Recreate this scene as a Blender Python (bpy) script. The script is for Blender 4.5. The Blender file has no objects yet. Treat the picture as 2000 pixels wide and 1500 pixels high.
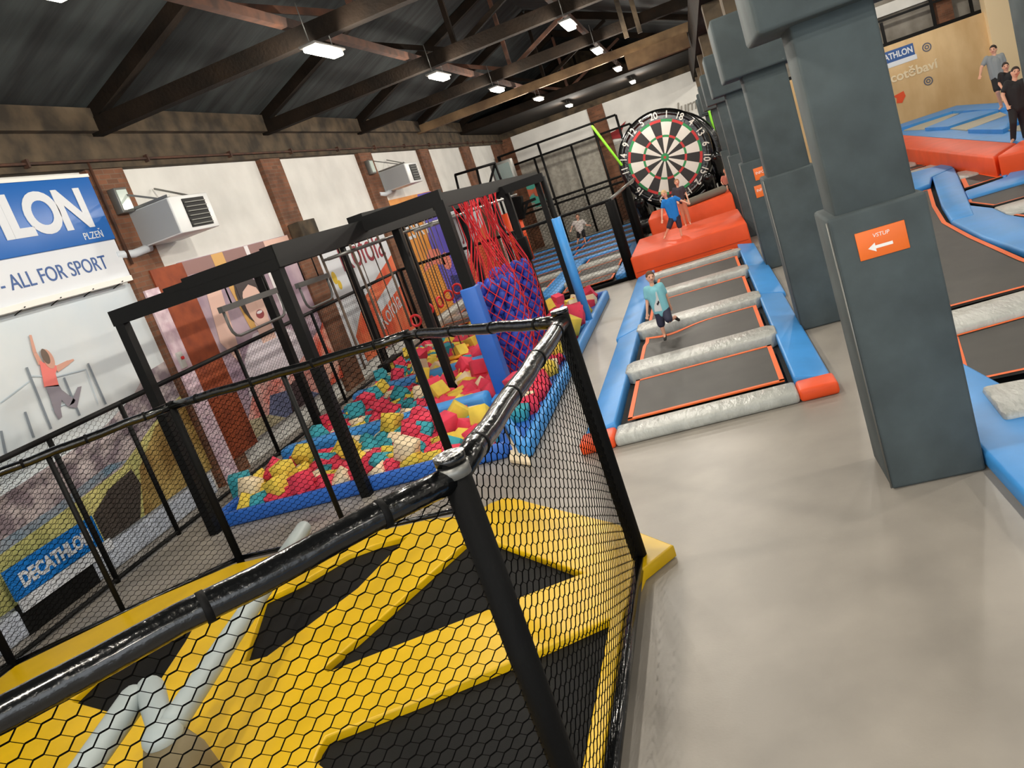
import bpy, bmesh, math, random
from mathutils import Vector, Matrix
random.seed(7)
S = bpy.context.scene
C = S.collection
# ------------------------------------------------------------------ camera
FPX = 1598.1
ROWS = ((0.9253551031, 0.2032949352, -0.3199829722),      # camera right
        (0.2558758134, 0.2878662948, 0.9228545738),       # camera up
        (-0.2797239733, 0.9358440926, -0.2143602880))     # camera forward
CAMZ = 3.0
cd = bpy.data.cameras.new('camera'); cam = bpy.data.objects.new('camera', cd); C.objects.link(cam)
cd.sensor_width = 36.0; cd.lens = FPX / 2000 * 36.0; cd.clip_start = 0.05; cd.clip_end = 300
r_, u_, f_ = [Vector(v) for v in ROWS]
m3 = Matrix((r_, u_, -f_)).transposed()
cam.matrix_world = Matrix.Translation((0, 0, CAMZ)) @ m3.to_4x4()
S.camera = cam
# ------------------------------------------------------------------ world, view
S.view_settings.view_transform = 'Standard'; S.view_settings.look = 'None'
S.view_settings.gamma = 1.0; S.view_settings.use_curve_mapping = False
S.view_settings.exposure = 0.0
w = bpy.data.worlds.new('world'); S.world = w; w.use_nodes = True
w.node_tree.nodes['Background'].inputs[0].default_value = (0.86, 0.93, 1.0, 1)
w.node_tree.nodes['Background'].inputs[1].default_value = 1.0
# daylight entering from the open glazed front of the hall, behind the camera
def area(name, loc, rot, sx, sy, power, col):
    l = bpy.data.lights.new(name, 'AREA'); l.shape = 'RECTANGLE'; l.size = sx; l.size_y = sy
    l.energy = power; l.color = col
    o = bpy.data.objects.new(name, l); C.objects.link(o); o.location = loc; o.rotation_euler = rot
    return o
area('front_daylight', (0.5, -7.0, 3.2), (math.radians(90), 0, 0), 18, 5, 500, (0.93, 0.97, 1.0))

def ray(x, y):
    return r_ * (x - 1000) + u_ * (750 - y) + f_ * FPX
def atz(x, y, z=0.0):
    d = ray(x, y); return Vector((0, 0, CAMZ)) + d * ((z - CAMZ) / d.z)
def aty(x, y, Y):
    d = ray(x, y); return Vector((0, 0, CAMZ)) + d * (Y / d.y)
def atx(x, y, X):
    d = ray(x, y); return Vector((0, 0, CAMZ)) + d * (X / d.x)

# ------------------------------------------------------------------ materials
def lin(c):
    return tuple(((v / 255) / 12.92 if v / 255 <= 0.04045 else ((v / 255 + 0.055) / 1.055) ** 2.4) for v in c) + (1,)
MATS = {}
def mat(name, rgb, rough=0.6, metal=0.0, var=0.0, vscale=3.0, bump=0.0, bscale=20.0, emit=0.0, rgb2=None, coat=0.0, stretch=None, thresh=None, alpha=None, spec=None):
    if name in MATS: return MATS[name]
    m = bpy.data.materials.new(name); m.use_nodes = True; nt = m.node_tree; b = nt.nodes['Principled BSDF']
    b.inputs['Base Color'].default_value = lin(rgb); b.inputs['Roughness'].default_value = rough
    b.inputs['Metallic'].default_value = metal
    if coat: b.inputs['Coat Weight'].default_value = coat; b.inputs['Coat Roughness'].default_value = 0.12
    if emit:
        b.inputs['Emission Color'].default_value = lin(rgb); b.inputs['Emission Strength'].default_value = emit
    if spec is not None: b.inputs['Specular IOR Level'].default_value = spec
    if alpha is not None: b.inputs['Alpha'].default_value = alpha
    tc = None
    def coords():
        nonlocal tc
        if tc is None:
            tc = nt.nodes.new('ShaderNodeTexCoord')
        if stretch:
            mp = nt.nodes.new('ShaderNodeMapping'); mp.inputs['Scale'].default_value = stretch
            nt.links.new(tc.outputs['Object'], mp.inputs[0]); return mp.outputs[0]
        return tc.outputs['Object']
    if var or rgb2:
        n = nt.nodes.new('ShaderNodeTexNoise'); n.inputs['Scale'].default_value = vscale; n.inputs['Detail'].default_value = 6
        nt.links.new(coords(), n.inputs['Vector'])
        mx = nt.nodes.new('ShaderNodeMix'); mx.data_type = 'RGBA'
        c1 = rgb; c2 = rgb2 if rgb2 else tuple(max(0, v * (1 - var)) for v in rgb)
        mx.inputs[6].default_value = lin(c1); mx.inputs[7].default_value = lin(c2)
        cr = nt.nodes.new('ShaderNodeValToRGB')
        lo, hi = thresh or (0.35, 0.65)
        cr.color_ramp.elements[0].position = lo; cr.color_ramp.elements[1].position = hi
        nt.links.new(n.outputs['Fac'], cr.inputs[0]); nt.links.new(cr.outputs[0], mx.inputs[0])
        nt.links.new(mx.outputs[2], b.inputs['Base Color'])
    if bump:
        n = nt.nodes.new('ShaderNodeTexNoise'); n.inputs['Scale'].default_value = bscale; n.inputs['Detail'].default_value = 4
        nt.links.new(coords(), n.inputs['Vector'])
        bp = nt.nodes.new('ShaderNodeBump'); bp.inputs['Strength'].default_value = bump; bp.inputs['Distance'].default_value = 0.03
        nt.links.new(n.outputs['Fac'], bp.inputs['Height']); nt.links.new(bp.outputs[0], b.inputs['Normal'])
    MATS[name] = m
    return m

def brick_mat(name, c1, c2, mortar, sc=1.0):
    m = bpy.data.materials.new(name); m.use_nodes = True; nt = m.node_tree; b = nt.nodes['Principled BSDF']
    b.inputs['Roughness'].default_value = 0.9
    tc = nt.nodes.new('ShaderNodeTexCoord'); sp = nt.nodes.new('ShaderNodeSeparateXYZ'); cb = nt.nodes.new('ShaderNodeCombineXYZ')
    ad = nt.nodes.new('ShaderNodeMath'); ad.operation = 'ADD'
    nt.links.new(tc.outputs['Object'], sp.inputs[0]); nt.links.new(sp.outputs[0], ad.inputs[0]); nt.links.new(sp.outputs[1], ad.inputs[1])
    nt.links.new(ad.outputs[0], cb.inputs[0]); nt.links.new(sp.outputs[2], cb.inputs[1])
    bt = nt.nodes.new('ShaderNodeTexBrick'); bt.inputs['Color1'].default_value = lin(c1); bt.inputs['Color2'].default_value = lin(c2)
    bt.inputs['Mortar'].default_value = lin(mortar); bt.inputs['Scale'].default_value = sc
    bt.inputs['Brick Width'].default_value = 0.27; bt.inputs['Row Height'].default_value = 0.08; bt.inputs['Mortar Size'].default_value = 0.006
    nt.links.new(cb.outputs[0], bt.inputs[0])
    n = nt.nodes.new('ShaderNodeTexNoise'); n.inputs['Scale'].default_value = 1.6; n.inputs['Detail'].default_value = 8
    nt.links.new(tc.outputs['Object'], n.inputs[0])
    mx = nt.nodes.new('ShaderNodeMix'); mx.data_type = 'RGBA'; mx.blend_type = 'MULTIPLY'; mx.inputs[0].default_value = 0.75
    cr = nt.nodes.new('ShaderNodeValToRGB'); cr.color_ramp.elements[0].color = (0.45, 0.42, 0.4, 1); cr.color_ramp.elements[1].color = (1, 1, 1, 1)
    cr.color_ramp.elements[0].position = 0.35; cr.color_ramp.elements[1].position = 0.6
    nt.links.new(n.outputs['Fac'], cr.inputs[0]); nt.links.new(bt.outputs['Color'], mx.inputs[6]); nt.links.new(cr.outputs[0], mx.inputs[7])
    nt.links.new(mx.outputs[2], b.inputs['Base Color'])
    MATS[name] = m; return m

M_floor = mat('floor_lino', (156, 149, 139), 0.42, var=0.10, vscale=1.3, bump=0.03, bscale=60)
M_white = mat('white_plaster', (232, 231, 226), 0.85, var=0.05, vscale=1.5, bump=0.15, bscale=8)
M_ceil = mat('dark_boarding', (44, 50, 50), 0.95, rgb2=(20, 23, 24), vscale=1.2, stretch=(0.5, 3.0, 0.5), bump=0.3, bscale=4)
M_timber = mat('brown_beam', (34, 25, 17), 0.95, spec=.2, rgb2=(21, 16, 11), vscale=2.0, bump=0.3)
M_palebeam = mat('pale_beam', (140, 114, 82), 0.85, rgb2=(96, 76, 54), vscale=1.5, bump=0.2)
M_rust = mat('rust_steel', (88, 54, 36), 0.8, rgb2=(56, 35, 24), vscale=4)
M_conc = mat('cornice_concrete', (92, 78, 60), 0.95, rgb2=(52, 45, 36), vscale=2.2, bump=0.4, bscale=6)
M_brick = brick_mat('pilaster_brick', (138, 90, 64), (108, 72, 52), (118, 98, 82))
M_redbrick = mat('rust_painted_panel', (160, 74, 34), 0.75, rgb2=(128, 54, 24), vscale=3, bump=0.1)
M_blk = mat('black_vinyl', (9, 10, 11), 0.2, bump=0.4, bscale=12, coat=0.5, spec=.4)
M_blkmatte = mat('black_padding', (9, 9, 9), 0.75, spec=.15, bump=0.15, bscale=12)
M_steel = mat('black_steel', (11, 11, 11), 0.6, spec=.2)
M_net = mat('black_netting', (4, 4, 4), 0.9, spec=.05)
M_gsteel = mat('galvanised_steel', (120, 120, 116), 0.4, metal=0.5)
M_yel = mat('yellow_vinyl', (228, 184, 0), 0.38, bump=0.1, bscale=5, var=0.05, vscale=2)
M_bed = mat('trampoline_mesh', (62, 59, 55), 0.6, bump=0.05, bscale=200, var=0.12, vscale=3)
M_bedk = mat('dark_trampoline_mesh', (17, 17, 17), 0.7, spec=.15, bump=0.08, bscale=150, var=0.2, vscale=3)
M_gap = mat('bed_gap_shade', (20, 20, 20), 0.8)  # near-black colour stands in for the shade in the gaps around the beds
M_blue = mat('blue_vinyl', (66, 152, 226), 0.45, bump=0.12, bscale=4, var=0.06, vscale=2)
M_dblue = mat('deep_blue_vinyl', (40, 100, 190), 0.5, bump=0.1, bscale=5)
M_grey = mat('silver_grey_vinyl', (188, 190, 184), 0.3, bump=0.9, bscale=6, var=0.06, vscale=3, stretch=(2.5, 1, 1))
M_org = mat('orange_vinyl', (242, 84, 30), 0.5, bump=0.08, bscale=4, var=0.05, vscale=2)
M_orgl = mat('orange_edge_webbing', (238, 106, 38), 0.6)
M_pad = mat('slate_grey_foam', (74, 84, 86), 0.85, var=0.16, vscale=2.5, bump=0.06, bscale=60)
M_arm = mat('grey_foam_tube', (158, 168, 168), 0.45)
M_sign = mat('orange_sign', (240, 112, 32), 0.5)
M_signw = mat('sign_white', (245, 242, 236), 0.5)
M_wood = mat('plywood', (226, 194, 146), 0.7, rgb2=(208, 172, 122), vscale=1.2, stretch=(1, 1, 0.4))
M_woodl = mat('pale_plywood', (246, 222, 180), 0.7)
M_bluesign = mat('sign_blue', (22, 104, 190), 0.4)
M_bluetext = mat('sign_blue_lettering', (40, 84, 150), 0.5)
M_bwhite = mat('sign_panel_white', (222, 226, 232), 0.5)
M_lamp = mat('lamp_diffuser', (255, 248, 232), 0.4, emit=14.0)
M_lamph = mat('lamp_housing', (110, 108, 104), 0.5)

# ------------------------------------------------------------------ mesh builder
class MB:
    def __init__(s): s.v = []; s.f = []; s.mi = []; s.sm = []
    def add(s, vs, fs, mi=0, sm=False):
        n = len(s.v); s.v += [Vector(v) for v in vs]
        for f in fs: s.f.append([i + n for i in f]); s.mi.append(mi); s.sm.append(sm)
        return s
    def box(s, a, b, mi=0, mtx=None):
        x0, y0, z0 = a; x1, y1, z1 = b
        vs = [Vector(p) for p in ((x0,y0,z0),(x1,y0,z0),(x1,y1,z0),(x0,y1,z0),(x0,y0,z1),(x1,y0,z1),(x1,y1,z1),(x0,y1,z1))]
        if mtx: vs = [mtx @ v for v in vs]
        return s.add(vs, [(3,2,1,0),(4,5,6,7),(0,1,5,4),(1,2,6,5),(2,3,7,6),(3,0,4,7)], mi)
    def beam(s, p, q, wd, ht, mi=0, up=Vector((0,0,1))):
        p = Vector(p); q = Vector(q); d = (q - p); L = d.length; d.normalize()
        side = d.cross(up)
        if side.length < 1e-4: side = d.cross(Vector((0,1,0)))
        side.normalize(); u = side.cross(d)
        a = side * wd / 2; b = u * ht / 2
        vs = [p-a-b, p+a-b, p+a+b, p-a+b, q-a-b, q+a-b, q+a+b, q-a+b]
        return s.add(vs, [(0,1,2,3),(7,6,5,4),(0,4,5,1),(1,5,6,2),(2,6,7,3),(3,7,4,0)], mi)
    def tube(s, pts, r, seg=10, mi=0, cap=True, sm=True):
        pts = [Vector(p) for p in pts]; n = len(pts); rs = r if isinstance(r, (list, tuple)) else [r] * n
        rings = []; prev = None
        for i, p in enumerate(pts):
            if i == 0: d = pts[1] - p
            elif i == n - 1: d = p - pts[i-1]
            else: d = (pts[i+1] - p).normalized() + (p - pts[i-1]).normalized()
            if d.length < 1e-9: d = Vector((0,0,1))
            d.normalize()
            if prev is None:
                a = d.cross(Vector((0,0,1)));
                if a.length < 1e-3: a = d.cross(Vector((0,1,0)))
            else: a = prev - d * prev.dot(d)
            a.normalize(); prev = a; b = d.cross(a)
            rings.append([p + (a * math.cos(2*math.pi*k/seg) + b * math.sin(2*math.pi*k/seg)) * rs[i] for k in range(seg)])
        base = len(s.v)
        for rg in rings: s.v += rg
        for i in range(n - 1):
            for k in range(seg):
                k2 = (k + 1) % seg
                s.f.append([base+i*seg+k, base+i*seg+k2, base+(i+1)*seg+k2, base+(i+1)*seg+k]); s.mi.append(mi); s.sm.append(sm)
        if cap:
            s.f.append([base+k for k in range(seg)][::-1]); s.mi.append(mi); s.sm.append(False)
            s.f.append([base+(n-1)*seg+k for k in range(seg)]); s.mi.append(mi); s.sm.append(False)
        return s
    def capsule(s, p, q, r1, r2=None, seg=12, mi=0):
        p = Vector(p); q = Vector(q); r2 = r1 if r2 is None else r2
        d = q - p
        if d.length < 1e-6: d = Vector((0,0,1e-5))
        d = d.normalized(); pts = []; rs = []
        for k in range(5):
            a = math.pi/2 * (1 - k/4); pts.append(p - d * r1 * math.sin(a)); rs.append(max(1e-4, r1 * math.cos(a)))
        for k in range(5):
            a = math.pi/2 * k/4; pts.append(q + d * r2 * math.sin(a)); rs.append(max(1e-4, r2 * math.cos(a)))
        if (q-p).length < 1e-4: pts.pop(5); rs.pop(5)
        return s.tube(pts, rs, seg, mi)
    def ellip(s, c, rx, ry, rz, mtx=None, seg=16, mi=0):
        c = Vector(c); vs = []; fs = []; rg = seg // 2
        for i in range(rg + 1):
            t = math.pi * i / rg
            for k in range(seg):
                a = 2 * math.pi * k / seg
                v = Vector((rx*math.sin(t)*math.cos(a), ry*math.sin(t)*math.sin(a), rz*math.cos(t)))
                if mtx: v = mtx @ v
                vs.append(c + v)
        for i in range(rg):
            for k in range(seg):
                k2 = (k+1) % seg
                fs.append((i*seg+k, (i+1)*seg+k, (i+1)*seg+k2, i*seg+k2))
        return s.add(vs, fs, mi, True)
    def prism(s, poly, z0, z1, mi=0, mtx=None):
        n = len(poly); ar = sum(poly[i][0]*poly[(i+1)%n][1]-poly[(i+1)%n][0]*poly[i][1] for i in range(n))
        if ar < 0: poly = poly[::-1]
        vs = [Vector((p[0], p[1], z0)) for p in poly] + [Vector((p[0], p[1], z1)) for p in poly]
        if mtx: vs = [mtx @ v for v in vs]
        fs = [list(range(n))[::-1], [n+i for i in range(n)]] + [[i, (i+1)%n, n+(i+1)%n, n+i] for i in range(n)]
        return s.add(vs, fs, mi)
    def torus(s, c, R, r, mtx=None, seg=24, sg=8, mi=0, arc=2*math.pi):
        pts = []
        for k in range(seg + 1):
            a = arc * k / seg; v = Vector((R*math.cos(a), R*math.sin(a), 0))
            if mtx: v = mtx @ v
            pts.append(Vector(c) + v)
        return s.tube(pts, r, sg, mi, cap=arc < 6.2)
    def build(s, name, mats, parent=None, bevel=0.0, bseg=2, smooth=False, off=None):
        if not isinstance(mats, (list, tuple)): mats = [mats]
        if off is None:
            if parent is not None: off = wloc(parent)
            else:
                xs = [v.x for v in s.v]; ys = [v.y for v in s.v]; zs = [v.z for v in s.v]
                off = Vector(((min(xs)+max(xs))/2, (min(ys)+max(ys))/2, min(zs)))
        me = bpy.data.meshes.new(name)
        me.from_pydata([tuple(v - off) for v in s.v], [], s.f)
        for m in mats: me.materials.append(m)
        me.polygons.foreach_set('material_index', s.mi)
        me.polygons.foreach_set('use_smooth', [bool(x) or smooth for x in s.sm])
        if bevel:
            bm = bmesh.new(); bm.from_mesh(me)
            es = [e for e in bm.edges if len(e.link_faces) == 2 and e.calc_face_angle(0) > 0.5]
            bmesh.ops.bevel(bm, geom=es, offset=bevel, segments=bseg, affect='EDGES', profile=0.5, clamp_overlap=True)
            for f in bm.faces: f.smooth = True
            bm.to_mesh(me); bm.free()
        me.update()
        o = bpy.data.objects.new(name, me); C.objects.link(o)
        if parent is not None: o.parent = parent
        else: o.location = off
        WL[o.name] = Vector(off)
        return o
WL = {}
def wloc(o): return WL[o.name]
def tag(o, label=None, cat=None, group=None, kind=None):
    if label: o['label'] = label
    if cat: o['category'] = cat
    if group: o['group'] = group
    if kind: o['kind'] = kind
    return o
def thing(name, loc, label=None, cat=None, group=None):
    o = bpy.data.objects.new(name, None); C.objects.link(o); o.location = loc; o.empty_display_size = 0.1
    WL[o.name] = Vector(loc)
    return tag(o, label, cat, group)
def struct(o): o['kind'] = 'structure'; return o
def copy_thing(root, loc, rz=0.0):
    r = root.copy(); C.objects.link(r); r.location = loc; r.rotation_euler = (0, 0, rz)
    for ch in list(root.children):
        c = ch.copy(); C.objects.link(c); c.parent = r
        for g in ch.children:
            d = g.copy(); C.objects.link(d); d.parent = c
    return r
def bevel_box(name, a, b, m, parent=None, bev=0.03, seg=2):
    return MB().box(a, b).build(name, m, parent, bevel=bev, bseg=seg)

# text as mesh: origin (lower left), ux = reading direction, uz = up direction
def text_obj(name, body, size, origin, ux, uz, m, parent, thick=0.004, bold=0.0, align='LEFT', sx=1.0, shear=0.0, space=1.0):
    cu = bpy.data.curves.new(name, 'FONT'); cu.body = body; cu.size = size; cu.extrude = thick; cu.offset = bold
    cu.align_x = align; cu.shear = shear; cu.space_character = space; cu.resolution_u = 6
    t = bpy.data.objects.new(name, cu); C.objects.link(t)
    bpy.context.view_layer.update()
    me = bpy.data.meshes.new_from_object(t.evaluated_get(bpy.context.evaluated_depsgraph_get()))
    bpy.data.objects.remove(t); bpy.data.curves.remove(cu)
    ux = Vector(ux).normalized(); uz = Vector(uz).normalized(); un = ux.cross(uz)
    R = Matrix((ux * sx, uz, un)).transposed()
    base = wloc(parent) if parent is not None else Vector(origin)
    for v in me.vertices: v.co = R @ v.co + Vector(origin) - base
    me.materials.clear(); me.materials.append(m)
    o = bpy.data.objects.new(name, me); C.objects.link(o)
    if parent is not None: o.parent = parent
    else: o.location = base
    WL[o.name] = Vector(base)
    return o

# hexagonal knotless netting hung on a vertical panel from p to q (ground points), between z0 and z1
def net(parent, p, q, z0, z1, P=0.062, dz=0.030, d=0.016, r=0.0018, bow=0.0, flip=False, name='safety_net'):
    p = Vector((p[0], p[1], 0)); q = Vector((q[0], q[1], 0)); L = (q - p).length; u = (q - p) / L
    nrm = Vector((u.y, -u.x, 0)); nc = max(2, int(L / P)); nr = max(2, int((z1 - z0) / dz)); P = L / nc; dz = (z1 - z0) / nr
    vs = []; fs = []
    def pos(i, j):
        sgn = 1 if (i + j) % 2 == 0 else -1
        x = j * P + sgn * d
        if j == 0 or j == nc: x = min(max(j * P, 0), L)
        z = z0 + i * dz
        b = bow * math.sin(math.pi * x / L) * math.sin(math.pi * (z - z0) / (z1 - z0))
        return p + u * x + nrm * b + Vector((0, 0, z))
    G = [[pos(i, j) for j in range(nc + 1)] for i in range(nr + 1)]
    def strand(a, b, rr):
        dd = (b - a).normalized(); s1 = dd.cross(nrm)
        s1.normalize(); s2 = nrm
        n = len(vs)
        for c in (a, b):
            for k in range(3):
                an = 2.0944 * k + 1.57
                vs.append(c + (s1 * math.cos(an) + s2 * math.sin(an)) * rr)
        for k in range(3):
            k2 = (k + 1) % 3; fs.append((n+k, n+k2, n+3+k2, n+3+k))
    for i in range(nr + 1):
        for j in range(nc + 1):
            if i < nr: strand(G[i][j], G[i+1][j], r if ((i + j) % 2 == 1) != flip else r * .5)
            if j < nc and (i + j) % 2 == 0: strand(G[i][j], G[i][j+1], r * 1.2)
    mb = MB(); mb.add(vs, fs, 0, False)
    return mb.build(name, M_net, parent)

# ------------------------------------------------------------------ setting
XW = -8.9; YB = 41.5; XR = 17.0
struct(MB().box((-9.2, -9, -0.2), (XR, YB + 0.3, 0)).build('floor', M_floor))
struct(MB().box((-9.2, -9, 0), (XW, YB, 6.4)).build('wall_left', M_white))
mb = MB(); mb.box((-9.2, YB, 0), (XR, YB + 0.3, 10)); struct(mb.build('wall_back', M_white))
struct(MB().box((XR, -9, 0), (XR + 0.3, YB + 0.3, 6.4)).build('wall_right', M_white))
ysp = [(0.2, 1.1), (5.6, 6.5), (11.42, 12.3), (16.9, 17.8), (22.5, 23.5), (28.0, 29.1), (33.6, 34.9), (39.3, 41.5)]
for i, (a, b) in enumerate(ysp):
    struct(MB().box((XW, a, 0), (XW + 0.12, b, 5.55)).build('trim_%d' % (i + 1), M_brick))
struct(MB().box((XW, -9, 5.45), (XW + 0.16, YB, 6.0)).box((XW, -9, 6.0), (XW + 0.3, YB, 6.36)).build('trim_9', M_conc))
# rusty pipe along the cornice with clips
mb = MB(); mb.tube([(XW + 0.2, y, 5.56) for y in (-8, 5, 12, 20, 30, 41.3)], 0.022, 8)
for k in range(18): mb.box((XW + 0.16, -6 + k * 2.7, 5.5), (XW + 0.24, -5.96 + k * 2.7, 5.62))
mb.tube([(XW + 0.16, 11.5, 5.56), (XW + 0.16, 11.5, 3.9)], 0.025, 8)
tag(mb.build('cornice_pipe', M_rust), 'thin rusty pipe running along the concrete cornice of the left wall', 'pipe')
# back wall: brown band above, pilasters, grey lower render
struct(MB().box((-9.2, YB - 0.14, 5.62), (XR, YB, 9.0)).build('trim_10', M_conc))
struct(MB().box((-4.32, YB - 0.1, 0), (-3.55, YB, 5.7)).box((0.95, YB - 0.1, 0), (1.6, YB, 5.7)).box((-8.9, YB - 0.1, 0), (-8.3, YB, 5.7)).build('trim_11', M_brick))
M_grblock = mat('grey_painted_block', (176, 172, 162), 0.9, rgb2=(150, 146, 136), vscale=5, bump=0.6, bscale=10)
struct(MB().box((-8.3, YB - 0.05, 0), (-4.32, YB, 4.3)).box((-3.55, YB - 0.05, 0), (-2.6, YB, 3.6)).build('trim_12', M_grblock))
# roof: two gables, valley over the pillar row
def roof():
    mb = MB(); prof = [(-9.2, 6.15), (-4.0, 8.4), (1.2, 6.3), (9.0, 9.2), (17.3, 6.15)]
    for (xa, za), (xb, zb) in zip(prof, prof[1:]):
        mb.add([(xa, -9, za), (xb, -9, zb), (xb, YB + .3, zb), (xa, YB + .3, za), (xa, -9, za + .15), (xb, -9, zb + .15), (xb, YB + .3, zb + .15), (xa, YB + .3, za + .15)],
               [(0,1,2,3),(7,6,5,4),(0,4,5,1),(1,5,6,2),(2,6,7,3),(3,7,4,0)])
    return struct(mb.build('ceiling', M_ceil))
roof()
# trusses every 5.5 m
names = ['nearest', 'second', 'third', 'fourth', 'pale fifth', 'sixth', 'farthest']
for i, y in enumerate((6.4, 12.0, 17.5, 23.0, 28.5, 34.0, 39.5)):
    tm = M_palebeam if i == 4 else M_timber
    z = 6.08
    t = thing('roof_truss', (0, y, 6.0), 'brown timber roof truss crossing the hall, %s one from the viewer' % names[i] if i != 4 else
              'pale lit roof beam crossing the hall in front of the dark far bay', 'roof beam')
    MB().box((XW + .05, y - .12, z - .13), (16.9, y + .12, z + .14)).build('bottom_chord', tm, t)
    MB().beam((-8.85, y, 6.2), (-4.0, y, 8.25), .2, .22).beam((-4.0, y, 8.25), (1.2, y, 6.25), .2, .22).build('rafter', M_timber, t)
    MB().beam((1.2, y, 6.2), (9.0, y, 9.05), .2, .22).beam((9.0, y, 9.05), (16.9, y, 6.15), .2, .22).build('rafter', M_timber, t)
    for xa, xb, zb in ((-4.0, -4.0, 8.2), (-4.0, -6.3, 7.1), (-4.0, -1.6, 7.2), (9.0, 9.0, 9.0), (9.0, 5.2, 7.6), (9.0, 12.8, 7.6)):
        MB().beam((xa, y, z), (xb, y, zb), .1, .12, up=Vector((0, 1, 0))).build('web_member', M_rust if i % 2 else M_timber, t)
for nm, x, z in (('left', -5.05, 6.34), ('middle', -1.9, 6.34)):
    tag(MB().box((x - .055, -8, z - .07), (x + .055, YB, z + .07)).build('roof_tie', M_rust), 'rust brown steel tie running lengthwise above the %s row of lamps' % nm, 'roof tie')
# fascia closing the far bay (dark low soffit behind the pale beam)
tag(MB().box((-8.8, 34.0, 5.9), (1.2, 41.3, 5.98)).build('soffit_panel', M_timber), 'dark low ceiling board over the far end of the hall', 'ceiling panel')
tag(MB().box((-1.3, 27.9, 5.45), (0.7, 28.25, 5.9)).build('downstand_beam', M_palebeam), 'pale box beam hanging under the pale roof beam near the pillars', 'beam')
t = thing('roof_hanger', (-0.55, 22.9, 5.7), 'pair of pale upright posts dropping from the dark roof left of the pillars', 'post')
for dx in (-.25, 0.1): MB().beam((-0.62 + dx, 22.8, 5.75), (-0.62 + dx, 22.8, 7.4), .12, .12).build('post', M_conc, t)
# girder over the pillars
tag(MB().box((0.75, -8, 5.1), (1.35, YB - .15, 5.9)).build('valley_girder', M_timber), 'dark girder carried on the row of padded pillars', 'girder')

# ------------------------------------------------------------------ lamps
def lamp(x, y, z, label, group, power=270):
    t = thing('ceiling_lamp', (x, y, z), label, 'lamp', group)
    h = MB().box((x - .13, y - .53, z + .03), (x + .13, y + .53, z + .07)).build('housing', M_lamph, t, bevel=.015)
    MB().box((x - .09, y - .5, z - .03), (x + .09, y + .5, z + .03)).build('diffuser', M_lamp, t, bevel=.02)
    for s in (-.4, .4):
        MB().tube([(x, y + s, z + .1), (x, y + s, 6.3 if x < 2 else 6.9)], .008, 6).build('hanger', M_gsteel, t)
    ld = bpy.data.lights.new('lamp_light', 'POINT'); ld.energy = power; ld.color = (1.0, 0.93, 0.82); ld.shadow_soft_size = .1
    l = bpy.data.objects.new('lamp_light', ld); C.objects.link(l); l.parent = t; l.location = (0, 0, -.15)
    return t
for x, row in ((-4.46, 'left'), (-1.66, 'middle')):
    for k, y in enumerate((-5, 0.5, 6.0, 11.55, 17.2, 22.6, 29.0, 36.5)):
        pl = ['behind the viewer', 'above the viewer', 'above the yellow trampoline', 'nearest in view', 'second in view', 'third in view', 'beyond the pale beam', 'at the far wall'][k]
        lamp(x, y, 5.68, 'bright white ceiling lamp in the %s row, %s' % (row, pl), 'ceiling lamps in two rows')
for x in (3.4, 9.5):
    for k, y in enumerate((-4, 1.5, 7, 12.5, 18, 24, 30, 37)):
        lamp(x, y, 5.9, 'white lamp over the right trampoline court, %s row, %s' % ('inner' if x < 5 else 'outer', ['1st', '2nd', '3rd', '4th', '5th', '6th', '7th', '8th'][k] + ' from the front'), 'ceiling lamps right of the pillars', 230)
# small white lamps near pillar tops
for k, (q, Y) in enumerate((((1361, 45), 26), ((1381, 50), 25), ((1417, 42), 20))):
    p = aty(*q, Y)
    t = thing('pillar_lamp', p, 'small upright white lamp high beside the pillar tops, %s' % ['leftmost', 'middle', 'rightmost'][k], 'lamp', 'small lamps at the pillar tops')
    MB().tube([p + Vector((0, 0, -.16)), p + Vector((0, 0, .16))], .05, 10).build('glass', M_lamp, t)
    MB().tube([p + Vector((0, 0, .16)), p + Vector((0, 0, .3)), p + Vector((0, 0, 1.0))], .03, 8).build('stem', M_gsteel, t)

# ------------------------------------------------------------------ padded pillars
PW = 0.60
order = ['nearest', 'second', 'third', 'fourth', 'fifth', 'sixth', 'seventh']
for i in range(7):
    y = 6.2 + 5.3 * i; x = 0.76
    t = thing('padded_pillar', (x + .3, y + .3, 0), '%s square pillar wrapped in slate grey foam padding, %s' % (order[i].capitalize(),
        ('with an orange arrow sign' if i == 0 else 'in the row beside the trampoline lane')), 'pillar')
    bevel_box('lower_pad', (x - .03, y - .03, 0.0), (x + PW + .03, y + PW + .03, 2.12), M_pad, t, .025)
    bevel_box('upper_pad', (x + .04, y + .03, 2.1), (x + PW - .02, y + PW - .03, 3.5), M_pad, t, .02)
    bevel_box('capital_pad', (x - .19, y - .22, 3.44), (x + PW + .4, y + PW + .2, 4.2), M_pad, t, .03)
    MB().box((x + .04, y + .05, 4.2), (x + PW - .04, y + PW - .05, 5.1)).build('pillar_core', M_conc, t)
    MB().tube([(x - .033, y - .033, 0.02), (x - .033, y - .033, 2.1)], .007, 6).build('corner_seam', M_gsteel, t)

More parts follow.
